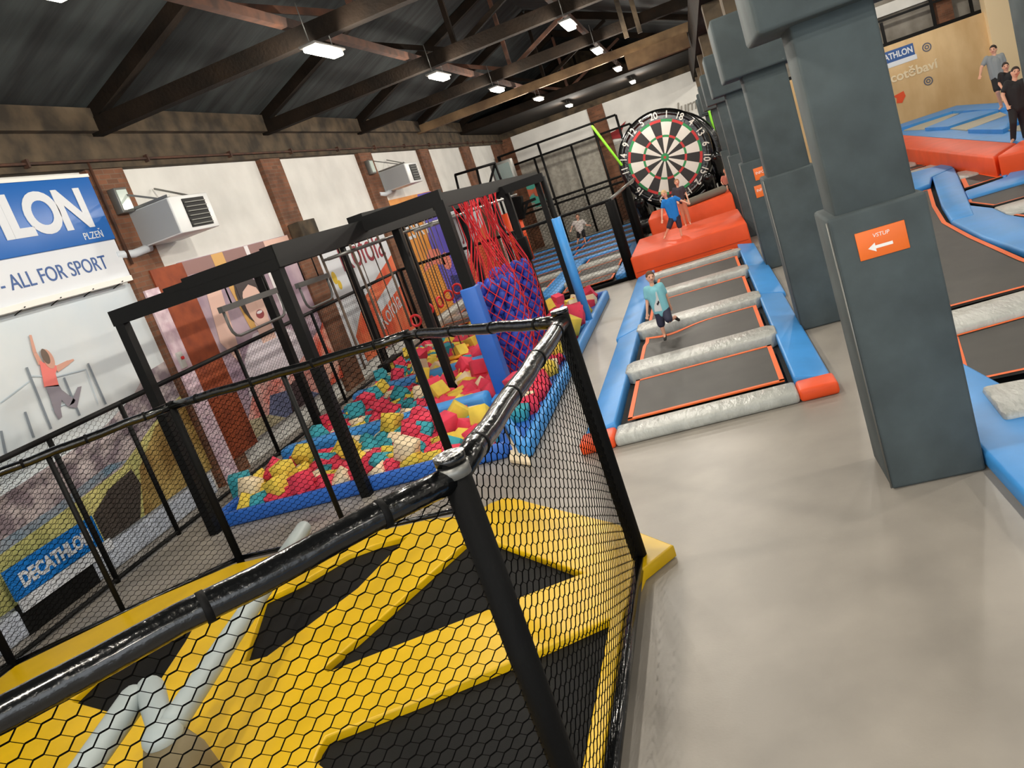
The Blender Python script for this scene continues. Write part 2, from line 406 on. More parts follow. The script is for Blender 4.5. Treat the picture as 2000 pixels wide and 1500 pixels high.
def arrow_sign(cx, y, z, wd, ht, label, wordage):
    t = thing('direction_sign', (cx, y, z - ht / 2), label, 'sign')
    MB().box((cx - wd/2, y - .012, z - ht/2), (cx + wd/2, y, z + ht/2)).build('board', M_sign, t, bevel=.003)
    s = wd / .36; yy = y - .014
    a = [(-.11, -.03), (-.055, .005), (-.055, -.018), (.07, -.018), (.07, -.042), (-.055, -.042), (-.055, -.065)]
    mb = MB(); mb.add([(cx + px * s, yy, z + pz * s) for px, pz in a], [(0, 1, 6), (2, 3, 4, 5)])
    mb.build('arrow', M_signw, t)
    text_obj('lettering', wordage, .042 * s, (cx, yy, z + .045 * s), (1, 0, 0), (0, 0, 1), M_signw, t, .001, align='CENTER', shear=.15)
arrow_sign(1.05, 6.17, 1.87, .33, .2, 'orange sign with a white left arrow on the nearest padded pillar', 'VSTUP')
p = None
for k, (q, nm) in enumerate((((1483, 337), 'upper'), ((1485, 371), 'lower'))):
    c = aty(*q, 16.77)
    t = thing('notice_card', c, 'small orange card with pale writing on the third pillar, %s of two' % nm, 'sign', 'orange cards on the third pillar')
    MB().box((c.x - .1, 16.755, c.z - .13), (c.x + .12, 16.77, c.z + .1)).build('card', M_sign, t, bevel=.003)
    text_obj('lettering', 'INFO', .07, (c.x + .01, 16.75, c.z - .02), (1, 0, 0), (0, 0, 1), M_signw, t, .001, align='CENTER')

# ------------------------------------------------------------------ yellow octagonal cage (front left)
OCT = [(-1.22, 2.92), (-1.2, 5.74), (-3.16, 7.62), (-6.15, 7.72), (-8.1, 6.2), (-8.1, 2.9), (-6.1, 0.9), (-3.2, 0.95)]
cage = thing('trampoline_cage', (-4.6, 4.3, 0), 'black padded octagonal net fence around the yellow and black trampoline in the foreground', 'safety fence')
ZT = 2.05
for i, (x, y) in enumerate(OCT):
    if i in (0, 1):
        MB().tube([(x, y, 0.02), (x, y, ZT + .06)], .062, 16).build('post', M_blkmatte, cage)
        MB().tube([(x, y, ZT + .04), (x, y, ZT + .075)], .066, 16).build('post_cap', M_blk, cage)
        if i == 0: MB().tube([(x, y, ZT - .02), (x, y, ZT + .03)], .068, 16).build('grey_tape', M_gsteel, cage)
    else:
        MB().tube([(x, y, 0.02), (x, y, ZT + .03)], .045, 12).build('post', M_blkmatte, cage)
for i in range(8):
    a = Vector((*OCT[i], 0)); b = Vector((*OCT[(i+1) % 8], 0)); n = 10
    rr = .056 if i in (0, 7) else .048
    pts = [a.lerp(b, k / n) + Vector((0, 0, ZT - .02 + .006 * math.sin(k * 2.3 + i))) for k in range(n + 1)]
    rail = MB().tube(pts, [rr * (1 + .03 * math.sin(k * 1.9)) for k in range(n + 1)], 18).build('padded_rail', M_blk, cage)
    for fr in (.12, .37, .63, .88):
        c = a.lerp(b, fr) + Vector((0, 0, ZT - .02)); dd = (b - a).normalized()
        MB().tube([c - dd * .014, c + dd * .014], rr + .004, 16).build('tape_band', M_blkmatte, rail)
    if i == 1: continue            # the doorway side is open
    MB().tube([a + Vector((0, 0, .09)), b + Vector((0, 0, .09))], .045 if i == 0 else .03, 10).build('bottom_rail', M_blk if i in (0, 2, 3) else M_steel, cage)
    net(cage, a, b, .1, ZT - .05, r=.0033, bow=(.10 if i == 0 else .03), flip=i in (1, 2, 3))
# intermediate uprights of the far side
for (xa, ya) in ((-4.66, 7.67), (-7.2, 6.92)):
    MB().tube([(xa, ya, .05), (xa, ya, ZT - .03)], .03, 10).build('upright', M_steel, cage)

# the trampoline itself: yellow star pads around black beds
bedpolys = {
 'A': [(925, 1040), (1145, 1120), (1000, 1175), (640, 1315), (626, 1308), (700, 1245), (905, 1062)],
 'B': [(800, 1046), (735, 1062), (680, 1082), (590, 1135), (516, 1170), (474, 1296), (522, 1284), (700, 1150)],
 'C': [(1197, 1203), (1028, 1279), (800, 1374), (636, 1438), (620, 1462), (610, 1488), (700, 1560), (900, 1700), (1080, 1740), (1120, 1620)],
 'D': [(136, 1372), (208, 1392), (296, 1358), (364, 1254), (400, 1190), (330, 1215), (200, 1310)],
}
tr = thing('yellow_trampoline', (-4.4, 4.4, 0), 'large yellow vinyl pad star with black trampoline beds inside the foreground cage', 'trampoline')
ZP = 0.1
outline = [(-0.95, 5.80), (-1.45, 6.40), (-2.3, 7.2), (-2.6, 7.5), (-2.75, 7.6), (-2.9, 7.55), (-3.05, 7.35), (-3.6, 7.5), (-6.1, 7.52), (-6.9, 7.05), (-7.95, 6.1), (-7.95, 3.0), (-6.0, 1.1), (-3.3, 1.1), (-1.28, 2.9), (-1.27, 4.95), (-1.17, 5.52)]
cu = bpy.data.curves.new('pad_outline', 'CURVE'); cu.dimensions = '2D'; cu.fill_mode = 'BOTH'; cu.extrude = .038; cu.bevel_depth = .014; cu.bevel_resolution = 2
def spl(pts):
    s = cu.splines.new('POLY'); s.points.add(len(pts) - 1)
    for i, p in enumerate(pts): s.points[i].co = (p[0] + 4.4, p[1] - 4.4, 0, 1)
    s.use_cyclic_u = True
spl(outline)
holes = []
for k, pl in bedpolys.items():
    hp = [tuple(atz(*q, ZP)[:2]) for q in pl]; holes.append(hp); spl(hp)
# further beds continuing the star towards the viewer
holes.append([(-4.7, 3.6), (-3.6, 3.1), (-3.0, 2.0), (-3.6, 1.5), (-5.2, 1.6)]); spl(holes[-1])
holes.append([(-7.6, 4.6), (-5.9, 4.2), (-5.4, 3.4), (-7.4, 2.9)]); spl(holes[-1])
tmp = bpy.data.objects.new('tmp', cu); C.objects.link(tmp); bpy.context.view_layer.update()
me = bpy.data.meshes.new_from_object(tmp.evaluated_get(bpy.context.evaluated_depsgraph_get()))
bpy.data.objects.remove(tmp)
for v in me.vertices: v.co.z += ZP - .045
me.materials.clear(); me.materials.append(M_yel)
o = bpy.data.objects.new('star_pad', me); C.objects.link(o); o.parent = tr; WL[o.name] = Vector((-4.4, 4.4, 0))
for hp in holes:
    c = (sum(p[0] for p in hp) / len(hp), sum(p[1] for p in hp) / len(hp))
    big = [(c[0] + (p[0] - c[0]) * 1.04, c[1] + (p[1] - c[1]) * 1.04) for p in hp]
    MB().prism(big, .012, .045).build('trampoline_bed', M_bedk, tr)

# sweeper machine with padded arms
sw = thing('sweeper_machine', (-5.0, 3.9, 0), 'grey sweeper machine with padded foam arms in the middle of the yellow trampoline', 'game machine')
hb = atz(322, 1446, .55)
MB().tube([(hb.x, hb.y, .1), (hb.x, hb.y, .4), (hb.x, hb.y, .56)], [.24, .2, .13], 20).build('base', mat('olive_cover', (112, 100, 72), .7), sw)
MB().ellip((hb.x, hb.y, .58), .13, .13, .1).build('hub', M_arm, sw)
tip = atz(597, 1028, .62)
MB().capsule((hb.x + .02, hb.y + .1, .6), tip + Vector((0, -.05, 0)), .085, .075, 18).build('foam_arm', M_arm, sw)
e1 = atz(268, 1356, .62); e2 = atz(110, 1580, .6)
MB().capsule(e1 + Vector((.02, -.06, 0)), e2, .1, .085, 18).build('foam_arm', M_arm, sw)
MB().capsule((hb.x, hb.y, .57), e1 + Vector((.1, .02, .0)), .08, .1, 18).build('arm_joint', M_arm, sw)

# ------------------------------------------------------------------ corridor fence along the left wall
fn = thing('wall_fence', (-8.3, 13, 0), 'long black net fence standing close in front of the banners on the left wall', 'safety fence')
fy = [3.2, 5.6, 8.1, 9.45, 12.55, 15.6, 18.4, 20.9]
for y in fy:
    MB().tube([(-8.3, y, 0), (-8.3, y, 2.08)], .035, 8).build('post', M_steel, fn)
for a, b in zip(fy, fy[1:]):
    MB().tube([(-8.3, a, 2.06), (-8.3, b, 2.06)], .038, 10).build('top_rail', M_steel, fn)
    MB().tube([(-8.3, a, .05), (-8.3, b, .05)], .03, 8).build('bottom_rail', M_steel, fn)
    net(fn, (-8.3, a), (-8.3, b), .05, 2.04, P=.066, dz=.034, r=.0026)

# ------------------------------------------------------------------ foam pits
pit = thing('foam_pit', (-5.2, 14, 0), 'blue bordered foam pit divided into sections under the black obstacle frame', 'foam pit')
A_poly = [(-7.4, 9.3), (-3.05, 9.3), (-3.85, 11.55), (-3.85, 19.0), (-7.55, 19.0)]
B_poly = [(-2.86, 9.2), (-2.84, 19.0), (-3.7, 19.0), (-3.7, 11.55)]
MB().prism(A_poly, 0.01, 0.08).build('pit_floor', M_dblue, pit)
MB().prism(B_poly, 0.01, 0.08).build('pit_floor', M_dblue, pit)
def pad_beam(p, q, wd, ht, m, parent, z0=0.0, name='border_pad', bev=.04):
    a = Vector((*p, z0 + ht / 2)); b = Vector((*q, z0 + ht / 2))
    return MB().beam(a, b, wd, ht).build(name, m, parent, bevel=bev)
for p, q, wd in (((-7.48, 9.25), (-3.1, 9.25), .13), ((-7.48, 9.2), (-7.62, 19.1), .13), ((-2.86, 9.1), (-3.8, 11.6), .12), ((-3.78, 11.5), (-3.78, 19.1), .2),
                 ((-2.8, 9.0), (-2.8, 19.1), .13), ((-7.6, 19.1), (-2.75, 19.1), .15)):
    pad_beam(p, q, wd, .2, M_dblue if q[1] < 10 or p[0] < -7 else M_blue, pit)
for y in (11.5, 14.5):
    pad_beam((-7.5, y), (-3.85, y), .34, .36, M_blue, pit, name='divider_pad', bev=.06)
pad_beam((-3.7, 16.3), (-2.85, 15.6), .3, .24, M_blue, pit, name='divider_pad', bev=.06)
FC = {'pinkish red': mat('foam_red', (226, 62, 88), .9, var=.08, vscale=6), 'teal': mat('foam_teal', (58, 158, 172), .9, var=.08, vscale=6),
      'yellow': mat('foam_yellow', (232, 202, 78), .9, var=.08, vscale=6), 'cream': mat('foam_cream', (232, 212, 176), .9)}
def inpoly(x, y, P):
    c = False
    for i in range(len(P)):
        x1, y1 = P[i]; x2, y2 = P[i-1]
        if (y1 > y) != (y2 > y) and x < (x2-x1)*(y-y1)/(y2-y1)+x1: c = not c
    return c
cols = ['pinkish red'] * 9 + ['teal'] * 5 + ['yellow'] * 5 + ['cream'] * 2
protos = {}
for cn, m in FC.items():
    for k in range(2):
        s_ = (.128, .14)[k]
        me = MB().box((-s_, -s_ * (1, .85)[k], -s_), (s_, s_ * (1, .85)[k], s_)).build('foam_cube', m, None, bevel=.008, bseg=1, off=Vector((0, 0, 0)))
        protos[cn, k] = me.data; bpy.data.objects.remove(me)
cubes = []
rc = random.Random(11)
for P_, sec in ((A_poly, 'A'), (B_poly, 'B')):
    y = 9.48
    while y < 18.95:
        x = -7.4 + rc.uniform(0, .12)
        while x < -2.95:
            ok = inpoly(x, y, P_) and inpoly(x + .13, y, P_) and inpoly(x - .13, y, P_)
            if sec == 'A' and (abs(y - 11.5) < .3 or abs(y - 14.5) < .3): ok = False
            if any(math.hypot(x - px_, y - py_) < .24 for px_, py_ in ((-5.05, 9.1), (-5.05, 13.3), (-3.7, 11.95), (-3.6, 12.85), (-3.64, 14.4))): ok = False
            if ok:
                cubes.append((x + rc.uniform(-.05, .05), y + rc.uniform(-.05, .05), .125 + rc.uniform(-.03, .05), sec))
                if rc.random() < .16: cubes.append((x + rc.uniform(-.08, .08), y + rc.uniform(-.08, .08), .34 + rc.uniform(-.04, .05), sec))
            x += .262
        y += .262
cubes.sort(key=lambda c: math.hypot(c[0], c[1]))
rest = {c: MB() for c in FC}
def sect(c):
    if c[3] == 'B': return 'the narrow wedge shaped pit strip beside the walkway'
    return 'the front pit section nearest the cage' if c[1] < 11.5 else ('the middle pit section' if c[1] < 14.5 else 'the rear pit section')
def where(c):
    if c[3] == 'B': return 'narrow walkway strip, %s' % ('front point' if c[1] < 11 else 'beside the net bags')
    lo, hi = ((9.3, 11.5), (11.5, 14.5), (14.5, 19))[0 if c[1] < 11.5 else (1 if c[1] < 14.5 else 2)]
    nm = 'front' if c[1] < 11.5 else ('middle' if c[1] < 14.5 else 'rear')
    side = 'left' if c[0] < -6.3 else ('right' if c[0] > -4.9 else 'centre')
    return '%s of the %s pit section, %s edge' % (side, nm, 'near' if c[1] < (lo + hi) / 2 else 'far')
mats4 = list(FC.values()); keys4 = list(FC.keys()); far = MB()
for i, c in enumerate(cubes):
    cn = rc.choice(cols); k = rc.randint(0, 1)
    rot = (rc.uniform(-.7, .7), rc.uniform(-.7, .7), rc.uniform(0, 3.14))
    if i < 296:
        o = bpy.data.objects.new('foam_cube', protos[cn, k]); C.objects.link(o); o.location = c[:3]; o.rotation_euler = rot
        lb = '%s foam cube %s, %s' % (cn, 'heaped on top' if c[2] > .3 else 'low in the pile', where(c))
        tag(o, lb, 'foam cube', 'foam cubes: ' + lb)
    else:
        from mathutils import Euler
        R = Matrix.Translation(c[:3]) @ Euler(rot).to_matrix().to_4x4()
        far.box((-.12, -.11, -.12), (.12, .11, .12), keys4.index(cn), R)
tag(far.build('foam_cubes', mats4), 'loose mixed pink, teal, yellow foam cubes filling the rear of the foam pits', 'foam cubes', kind='stuff')
# loose cubes
for q, cn, lab in (((494, 958), 'teal', 'teal foam cube lying alone on the floor left of the foam pit'),):
    p = atz(*q, .0)
    o = bpy.data.objects.new('foam_cube', protos[cn, 1]); C.objects.link(o); o.location = (p.x - .12, p.y - .05, .165); o.rotation_euler = (0.05, .1, .5); o.scale = (1.15,) * 3
    tag(o, lab, 'foam cube')
for k, (q, cn) in enumerate((((1145, 600), 'pinkish red'), ((1125, 622), 'yellow'), ((1165, 596), 'pinkish red'), ((1100, 628), 'teal'))):
    p = atz(*q, .5)
    o = bpy.data.objects.new('foam_cube', protos[cn, 0]); C.objects.link(o); o.location = (min(p.x, -3.0), p.y, .42); o.rotation_euler = (.4, .3 * k, k); o.scale = (1.3,) * 3
    tag(o, '%s foam cube heaped by the blue mast, %s' % (cn, ['in front', 'second', 'behind the mast', 'beside the black post'][k]), 'foam cube')
wp = [atz(*q, 0)[:2] for q in ((996, 858), (1020, 864), (1040, 912), (998, 906))]
tag(MB().prism(wp, .01, .06).build('foam_sheet', FC['cream'], bevel=.01), 'cream white foam sheet lying on the floor at the tip of the pit', 'foam sheet')

# ------------------------------------------------------------------ black obstacle frame over the pits
fr = thing('obstacle_frame', (-5.5, 14, 0), 'tall black steel obstacle course frame standing over the foam pits', 'obstacle frame')
def post(x, y, z, s=.13, m=M_steel, name='post'):
    MB().box((x - s/2, y - s/2, 0), (x + s/2, y + s/2, z)).build(name, m, fr)
for x, y, z in ((-7.42, 9.1, 3.2), (-5.05, 9.1, 3.1), (-7.45, 12.75, 3.1), (-5.05, 13.4, 3.1), (-7.45, 16.3, 3.1), (-5.05, 17.4, 3.1), (-7.45, 20.2, 3.1), (-5.05, 20.6, 3.1), (-3.83, 16.9, 3.1), (-3.83, 20.6, 3.1)):
    post(x, y, z)
post(-3.71, 11.95, 3.25, .17)
def bm_(p, q, w_=.15, h_=.2, m=M_steel, name='beam'):
    MB().beam(p, q, w_, h_).build(name, m, fr)
bm_((-7.5, 9.1, 3.16), (-4.98, 9.1, 3.16)); bm_((-7.45, 9.1, 3.16), (-7.45, 20.3, 3.16), .1, .12)
bm_((-5.05, 9.03, 3.22), (-5.05, 20.7, 3.22), .18, .28)
bm_((-7.45, 12.75, 3.16), (-5.05, 12.9, 3.16), .12, .14); bm_((-7.45, 16.3, 3.16), (-5.05, 16.3, 3.16), .12, .14); bm_((-7.45, 20.3, 3.16), (-3.83, 20.6, 3.16), .12, .16)
bm_((-5.05, 11.95, 3.3), (-3.65, 11.95, 3.3), .15, .22)
bm_((-3.75, 11.9, 3.25), (-3.83, 20.6, 3.2), .15, .22); bm_((-3.83, 16.0, 3.12), (-2.83, 16.0, 3.12), .12, .16)
bm_((-5.1, 12.0, 3.4), (-5.1, 15.5, 3.4), .26, .14, name='cable_box'); bm_((-6.3, 9.12, 3.27), (-4.97, 9.12, 3.27), .2, .14, name='cable_box')
bm_((-6.6, 9.1, 3.26), (-6.3, 9.1, 3.26), .16, .08, name='cable_box')
MB().box((-3.84, 11.82, .12), (-3.58, 12.08, 1.9)).build('post_pad', M_dblue, fr, bevel=.02)
MB().tube([(-2.84, 16.0, 0), (-2.84, 16.0, 3.12)], .05, 10).build('post', M_steel, fr)
MB().tube([(-2.84, 16.0, 0.05), (-2.84, 16.0, 2.3)], .095, 16).build('post_pad', M_blue, fr)
MB().box((-3.94, 16.79, 1.6), (-3.72, 17.01, 2.1)).build('post_collar', M_blkmatte, fr, bevel=.02)
# galvanised monkey-bar pipes
for x in (-6.05, -5.75):
    MB().tube([(x, 12.6, 2.98), (x, 19.0, 2.98)], .03, 8).build('overhead_pipe', M_gsteel, fr)
for y in (12.6, 14.1, 15.6, 17.2, 19.0):
    MB().tube([(-6.15, y, 2.98), (-5.65, y, 2.98)], .022, 8).build('rung', M_gsteel, fr)
for x in (-4.6, -4.3):
    MB().tube([(x, 13.0, 2.95), (x, 20.0, 2.95)], .028, 8).build('overhead_pipe', M_gsteel, fr)
mb = MB()
# trapeze bars
def trapeze(x, ya, yb, zt, zb, lab):
    t = thing('trapeze_handle', (x, (ya+yb)/2, zt), lab, 'trapeze', 'grey trapeze handles')
    MB().beam((x, ya - .05, zt), (x, yb + .05, zt - .02), .07, .08).build('crossbar', mat('grey_bar', (86, 86, 84), .5), t)
    pts = [(x, ya, zt)] + [(x, ya + .16 * (1 - math.cos(a)), zb + .16 * (1 - math.sin(a))) for a in (0, .5, 1.0, 1.57)] + [(x, yb - .16 * (1 - math.sin(a)), zb + .16 * (1 - math.cos(a))) for a in (0, .5, 1.0, 1.57)] + [(x, yb, zt)]
    MB().tube(pts, .02, 8).build('loop', MATS['grey_bar'], t)
    for y in (ya + .25, yb - .25): MB().tube([(x, y, zt), (x, y, 3.1)], .012, 6).build('strap', M_blkmatte, t)
trapeze(-6.2, 9.45, 10.95, 2.82, 2.42, 'grey trapeze handle hanging nearest under the obstacle frame')
trapeze(-6.2, 11.6, 12.6, 2.75, 2.35, 'grey trapeze handle hanging second, behind the first one')
M_red = mat('red_plastic', (222, 44, 48), .4); M_rope = mat('brown_grey_rope', (96, 82, 70), .9)
M_redrope = mat('red_rope', (206, 34, 44), .8); M_disc = mat('amber_disc', (240, 168, 36), .5)
ringq = [((812, 626), 15.4), ((836, 604), 16.2), ((859, 590), 16.9), ((876, 577), 17.4), ((893, 564), 18.0)]
for k, (q, Y) in enumerate(ringq):
    c = aty(*q, Y)
    t = thing('gym_ring', c, 'red hanging gym ring on a thin rope, %s in the row' % ['first from the left', 'second', 'middle one', 'fourth', 'last on the right'][k], 'ring', 'red gym rings')
    R = Matrix.Rotation(math.radians(90), 3, 'X') if k != 2 else Matrix.Rotation(math.radians(90), 3, 'Y') @ Matrix.Rotation(.3, 3, 'X')
    MB().torus(c, .11, .026, R, 20, 8).build('ring', M_red, t)
    MB().tube([c + Vector((0, 0, .11)), (c.x, c.y, 3.1)], .008, 6).build('rope', M_rope, t)
for k, (q, Y) in enumerate((((919, 666), 16.8), ((903, 679), 16.2), ((890, 697), 15.6), ((880, 711), 15.1))):
    c = aty(*q, Y)
    t = thing('disc_swing', c, 'amber round disc seat hanging over the rear foam pit, %s' % ['farthest back', 'second from the back', 'third from the back', 'nearest'][k], 'swing', 'amber disc swings')
    MB().tube([c + Vector((0, 0, -.02)), c + Vector((0, 0, .03))], .15, 20).build('disc', M_disc, t)
    MB().tube([c, (c.x, c.y, 3.1)], .012, 6).build('rope', M_rope, t)
rq = random.Random(4)
for k in range(9):
    y = 12.9 + k * .72; x = -6.3 + (k % 3) * .25
    t = tag(MB().tube([(x, y, 3.1), (x + .02, y, 2.2), (x, y + .03, 1.0 + .15 * (k % 3))], .024 if k < 3 else .012, 8).build('hanging_rope', M_rope),
            'brown grey rope hanging from the obstacle frame, number %s from the front' % ['one', 'two', 'three', 'four', 'five', 'six', 'seven', 'eight', 'nine'][k], 'rope', 'hanging ropes')
# wooden swing step
t = thing('swing_step', (-5.9, 13.6, .8), 'black swing step hanging on cords in front of the red printed banner', 'swing')
MB().box((-6.2, 13.2, .9), (-6.0, 14.0, .94)).build('step', M_steel, t)
for y in (13.25, 13.95): MB().tube([(-6.1, y, .94), (-6.1, y, 3.1)], .01, 6).build('cord', M_rope, t)

# filled climbing nets
M_ball = mat('blue_cloth', (58, 84, 206), .6, var=.25, vscale=5)
def bag(x, y, zb, zt, R, lab):
    t = thing('climbing_net_bag', (x, y, zb), lab, 'climbing net')
    mb = MB(); rr = random.Random(int(y * 10))
    n = 9; H = zt - zb
    for i in range(n):
        z = zb + .08 + H * i / n
        prof = R * (.55 + .45 * math.sin(math.pi * min(1, (i + 1.2) / n * .62)))
        for k in range(9):
            a = 2 * math.pi * (k + .5 * (i % 2)) / 9
            rx = .105
            mtx = Matrix.Rotation(rr.uniform(0, 3), 3, 'Z') @ Matrix.Rotation(rr.uniform(-.4, .4), 3, 'X')
            mb.ellip((x + (prof - .09) * math.cos(a), y + (prof - .09) * math.sin(a), z), rx, .085, .12, mtx, 10)
    mb.tube([(x, y, zb + .05), (x, y, zt - .1)], R * .55, 12)
    tag(mb.build('filling', M_ball, t), kind='stuff')
    mb = MB(); nk = 14; ni = 14
    def pt(i, k):
        z = zb + H * i / ni
        prof = R * (.5 + .5 * math.sin(math.pi * min(1, (i / ni + .12) * .62))) + .015
        a = 2 * math.pi * (k + .5 * (i % 2)) / nk
        return Vector((x + prof * math.cos(a), y + prof * math.sin(a), z))
    for i in range(ni):
        for k in range(nk):
            mb.tube([pt(i, k), pt(i + 1, k)], .009, 5, cap=False)
            mb.tube([pt(i, k), pt(i + 1, k - 1 if i % 2 == 0 else k + 1)], .009, 5, cap=False)
    for k in range(nk):
        mb.tube([pt(0, k), (x, y, zb - .06)], .012, 5, cap=False)
    mb.build('red_net', M_redrope, t)
    mb = MB()
    for k in range(nk + 4):
        p0 = pt(ni, k * .78); top = Vector((x + .1 * math.cos(k), y + .5 * math.sin(k * 1.7), 3.12))
        mid = p0.lerp(top, .55); mid.x = mid.x * .6 + x * .4; mid.y = mid.y * .7 + y * .3
        mb.tube([p0, mid, top], .009, 5, cap=False)
    mb.build('suspension_cords', M_redrope, t)
bag(-3.58, 12.85, .28, 1.82, .40, 'red climbing net stuffed with blue cloth balls, the nearer of the two')
bag(-3.64, 14.4, .3, 1.85, .40, 'red climbing net stuffed with blue cloth balls, the farther of the two')

# ------------------------------------------------------------------ trampoline lane
lane = thing('trampoline_lane', (-.65, 14.5, 0), 'long trampoline lane with blue sides and silver cross pads leading to the orange blocks', 'trampoline')
MB().box((-1.95, 8.75, .005), (.65, 20.3, .03)).build('gap_shade_sheet', M_gap, lane)  # dark sheet painting the shaded gap between side pads and beds
XL0, XL1, XR0, XR1 = -2.06, -1.66, .36, .74
def wedge_pad(name, xo, xi, ya, yb, m, parent, zo=.10, zi=.19):
    # outer edge low, inner edge high
    s = .0
    P = [(xo, ya, 0), (xi, ya, 0), (xi, yb, 0), (xo, yb, 0), (xo, ya, zo), (xi, ya, zi), (xi, yb, zi), (xo, yb, zo)]
    return MB().add(P, [(3,2,1,0),(4,5,6,7),(0,1,5,4),(1,2,6,5),(2,3,7,6),(3,0,4,7)]).build(name, m, parent, bevel=.03)
for ya, yb, dx in ((8.98, 13.86, 0), (13.88, 20.25, -.05)):
    wedge_pad('side_pad', XL0 + dx, XL1, ya, yb, M_blue, lane)
for ya, yb, dx in ((8.98, 13.86, 0), (13.88, 16.9, .04), (16.92, 20.25, 0)):
    o = wedge_pad('side_pad', -XR1 - dx, -XR0, ya, yb, M_blue, lane)
    for v in o.data.vertices: v.co.x = -(v.co.x + lane.location.x) - lane.location.x
    o.data.flip_normals()
bevel_box('corner_pad', (-2.07, 8.6, 0), (-1.66, 8.97, .14), M_org, lane, .035)
bevel_box('corner_pad', (.36, 8.6, 0), (.76, 8.97, .14), M_org, lane, .035)
bevel_box('end_pad', (-1.66, 8.6, 0), (.36, 9.02, .13), M_grey, lane, .04)
for ya, yb in ((10.9, 11.5), (13.45, 14.1), (16.35, 17.0), (19.05, 19.5)):
    P = [(XL1 - .03, ya + .12), (XL1 + .06, ya), (XR0 - .06, ya), (XR0 + .03, ya + .12), (XR0 + .03, yb - .1), (XR0 - .06, yb), (XL1 + .06, yb), (XL1 - .03, yb - .1)]
    MB().prism(P, .03, .21).build('cross_pad', M_grey, lane, bevel=.02, bseg=2)
def bed(xa, xb, ya, yb, z, parent, dip=None, m=M_bed, wweb=.055):
    nx, ny = 24, 24
    def H(x, y):
        if not dip: return z
        d2 = ((x - dip[0]) ** 2 / .42 ** 2 + (y - dip[1]) ** 2 / .32 ** 2)
        return z - dip[2] * math.exp(-d2)
    mb = MB(); mb.add([(xa + (xb - xa) * i / nx, ya + (yb - ya) * j / ny, H(xa + (xb - xa) * i / nx, ya + (yb - ya) * j / ny)) for j in range(ny + 1) for i in range(nx + 1)],
                      [(j*(nx+1)+i, j*(nx+1)+i+1, (j+1)*(nx+1)+i+1, (j+1)*(nx+1)+i) for j in range(ny) for i in range(nx)], 0, True)
    b = mb.build('trampoline_bed', m, parent)
    mb = MB(); ww = wweb
    for (p, q, ox, oy) in (((xa, ya), (xb, ya), 0, 1), ((xa, yb), (xb, yb), 0, -1), ((xa, ya), (xa, yb), 1, 0), ((xb, ya), (xb, yb), -1, 0)):
        n = 24; vs = []; fs = []
        for k in range(n + 1):
            x = p[0] + (q[0] - p[0]) * k / n; y = p[1] + (q[1] - p[1]) * k / n
            x2 = x + ox * ww; y2 = y + oy * ww
            vs += [(x, y, H(x, y) + .006), (x2, y2, H(x2, y2) + .006), (x, y, H(x, y) - .012), (x2, y2, H(x2, y2) - .012)]
        for k in range(n):
            a = 4 * k; c = a + 4
            fs += [(a, a+1, c+1, c), (a+2, c+2, c+3, a+3), (a, c, c+2, a+2), (a+1, a+3, c+3, c+1)]
        mb.add(vs, fs)
    mb.build('edge_webbing', M_orgl, b)
    return b
bed(-1.53, .27, 9.1, 10.72, .13, lane)
kx, ky = -1.17, 12.95
bed(-1.53, .27, 11.62, 13.22, .15, lane, dip=(kx, 13.0, .11))
bed(-1.53, .27, 14.2, 16.18, .13, lane)
bed(-1.53, .27, 17.1, 18.9, .13, lane)
bed(-1.53, .27, 19.55, 20.2, .13, lane)

# orange blocks
b1 = thing('foam_block', (-.6, 22.6, 0), 'low wide orange vinyl block right at the end of the trampoline lane', 'foam block')
bevel_box('cover', (-2.2, 20.75, 0), (.71, 24.6, .56), M_org, b1, .04)
MB().box((-2.15, 20.738, .15), (.66, 20.76, .16)).build('seam', mat('dark_orange_seam', (170, 58, 26), .7), b1)
b2 = thing('foam_block', (-.4, 27.8, 0), 'higher orange vinyl block just in front of the giant dartboard', 'foam block')
bevel_box('cover', (-1.92, 26.3, 0), (.71, 29.2, .88), M_org, b2, .04)

# ------------------------------------------------------------------ giant dartboard
YD = 31.0
dc = aty(1299, 307, YD); top = aty(1304, 213, YD); RB = (top - dc).length
db = thing('giant_dartboard', (dc.x, YD, 0), 'giant round inflatable dartboard with white numbers at the far end of the hall', 'dartboard')
M_dk = mat('dart_black', (26, 26, 26), .5); M_dw = mat('dart_white', (226, 224, 216), .6); M_dr = mat('dart_red', (196, 44, 44), .5); M_dg = mat('dart_green', (30, 138, 76), .5)
mb = MB(); RI = RB * .80
rings = [(0, .035, 'bull'), (.035, .11, 'outer'), (.11, .53, 's'), (.53, .59, 't'), (.59, .93, 's'), (.93, 1.0, 't')]
for i in range(20):
    a0 = math.radians(90 - 18 * i + 9); a1 = a0 - math.radians(18)
    for (r0, r1, kd) in rings:
        mi = {'bull': 2, 'outer': 3, 's': 0 if i % 2 == 0 else 1, 't': 2 if i % 2 == 0 else 3}[kd]
        vs = []; n = 3
        for k in range(n + 1):
            a = a0 + (a1 - a0) * k / n
            vs += [(dc.x + RI * r0 * math.cos(a), YD - .16, dc.z + RI * r0 * math.sin(a)), (dc.x + RI * r1 * math.cos(a), YD - .16, dc.z + RI * r1 * math.sin(a))]
        mb.add(vs, [(2*k, 2*k+1, 2*k+3, 2*k+2) for k in range(n)], mi)
face = mb.build('board_face', [M_dk, M_dw, M_dr, M_dg], db)
MB().tube([(dc.x, YD - .15, dc.z), (dc.x, YD + .25, dc.z)], RB * .97, 64).build('board_body', M_blk, db)
RX = Matrix.Rotation(math.radians(90), 3, 'X')
MB().torus((dc.x, YD - .02, dc.z), RB * .93, RB * .095, RX, 64, 14).build('outer_tube', M_blk, db)
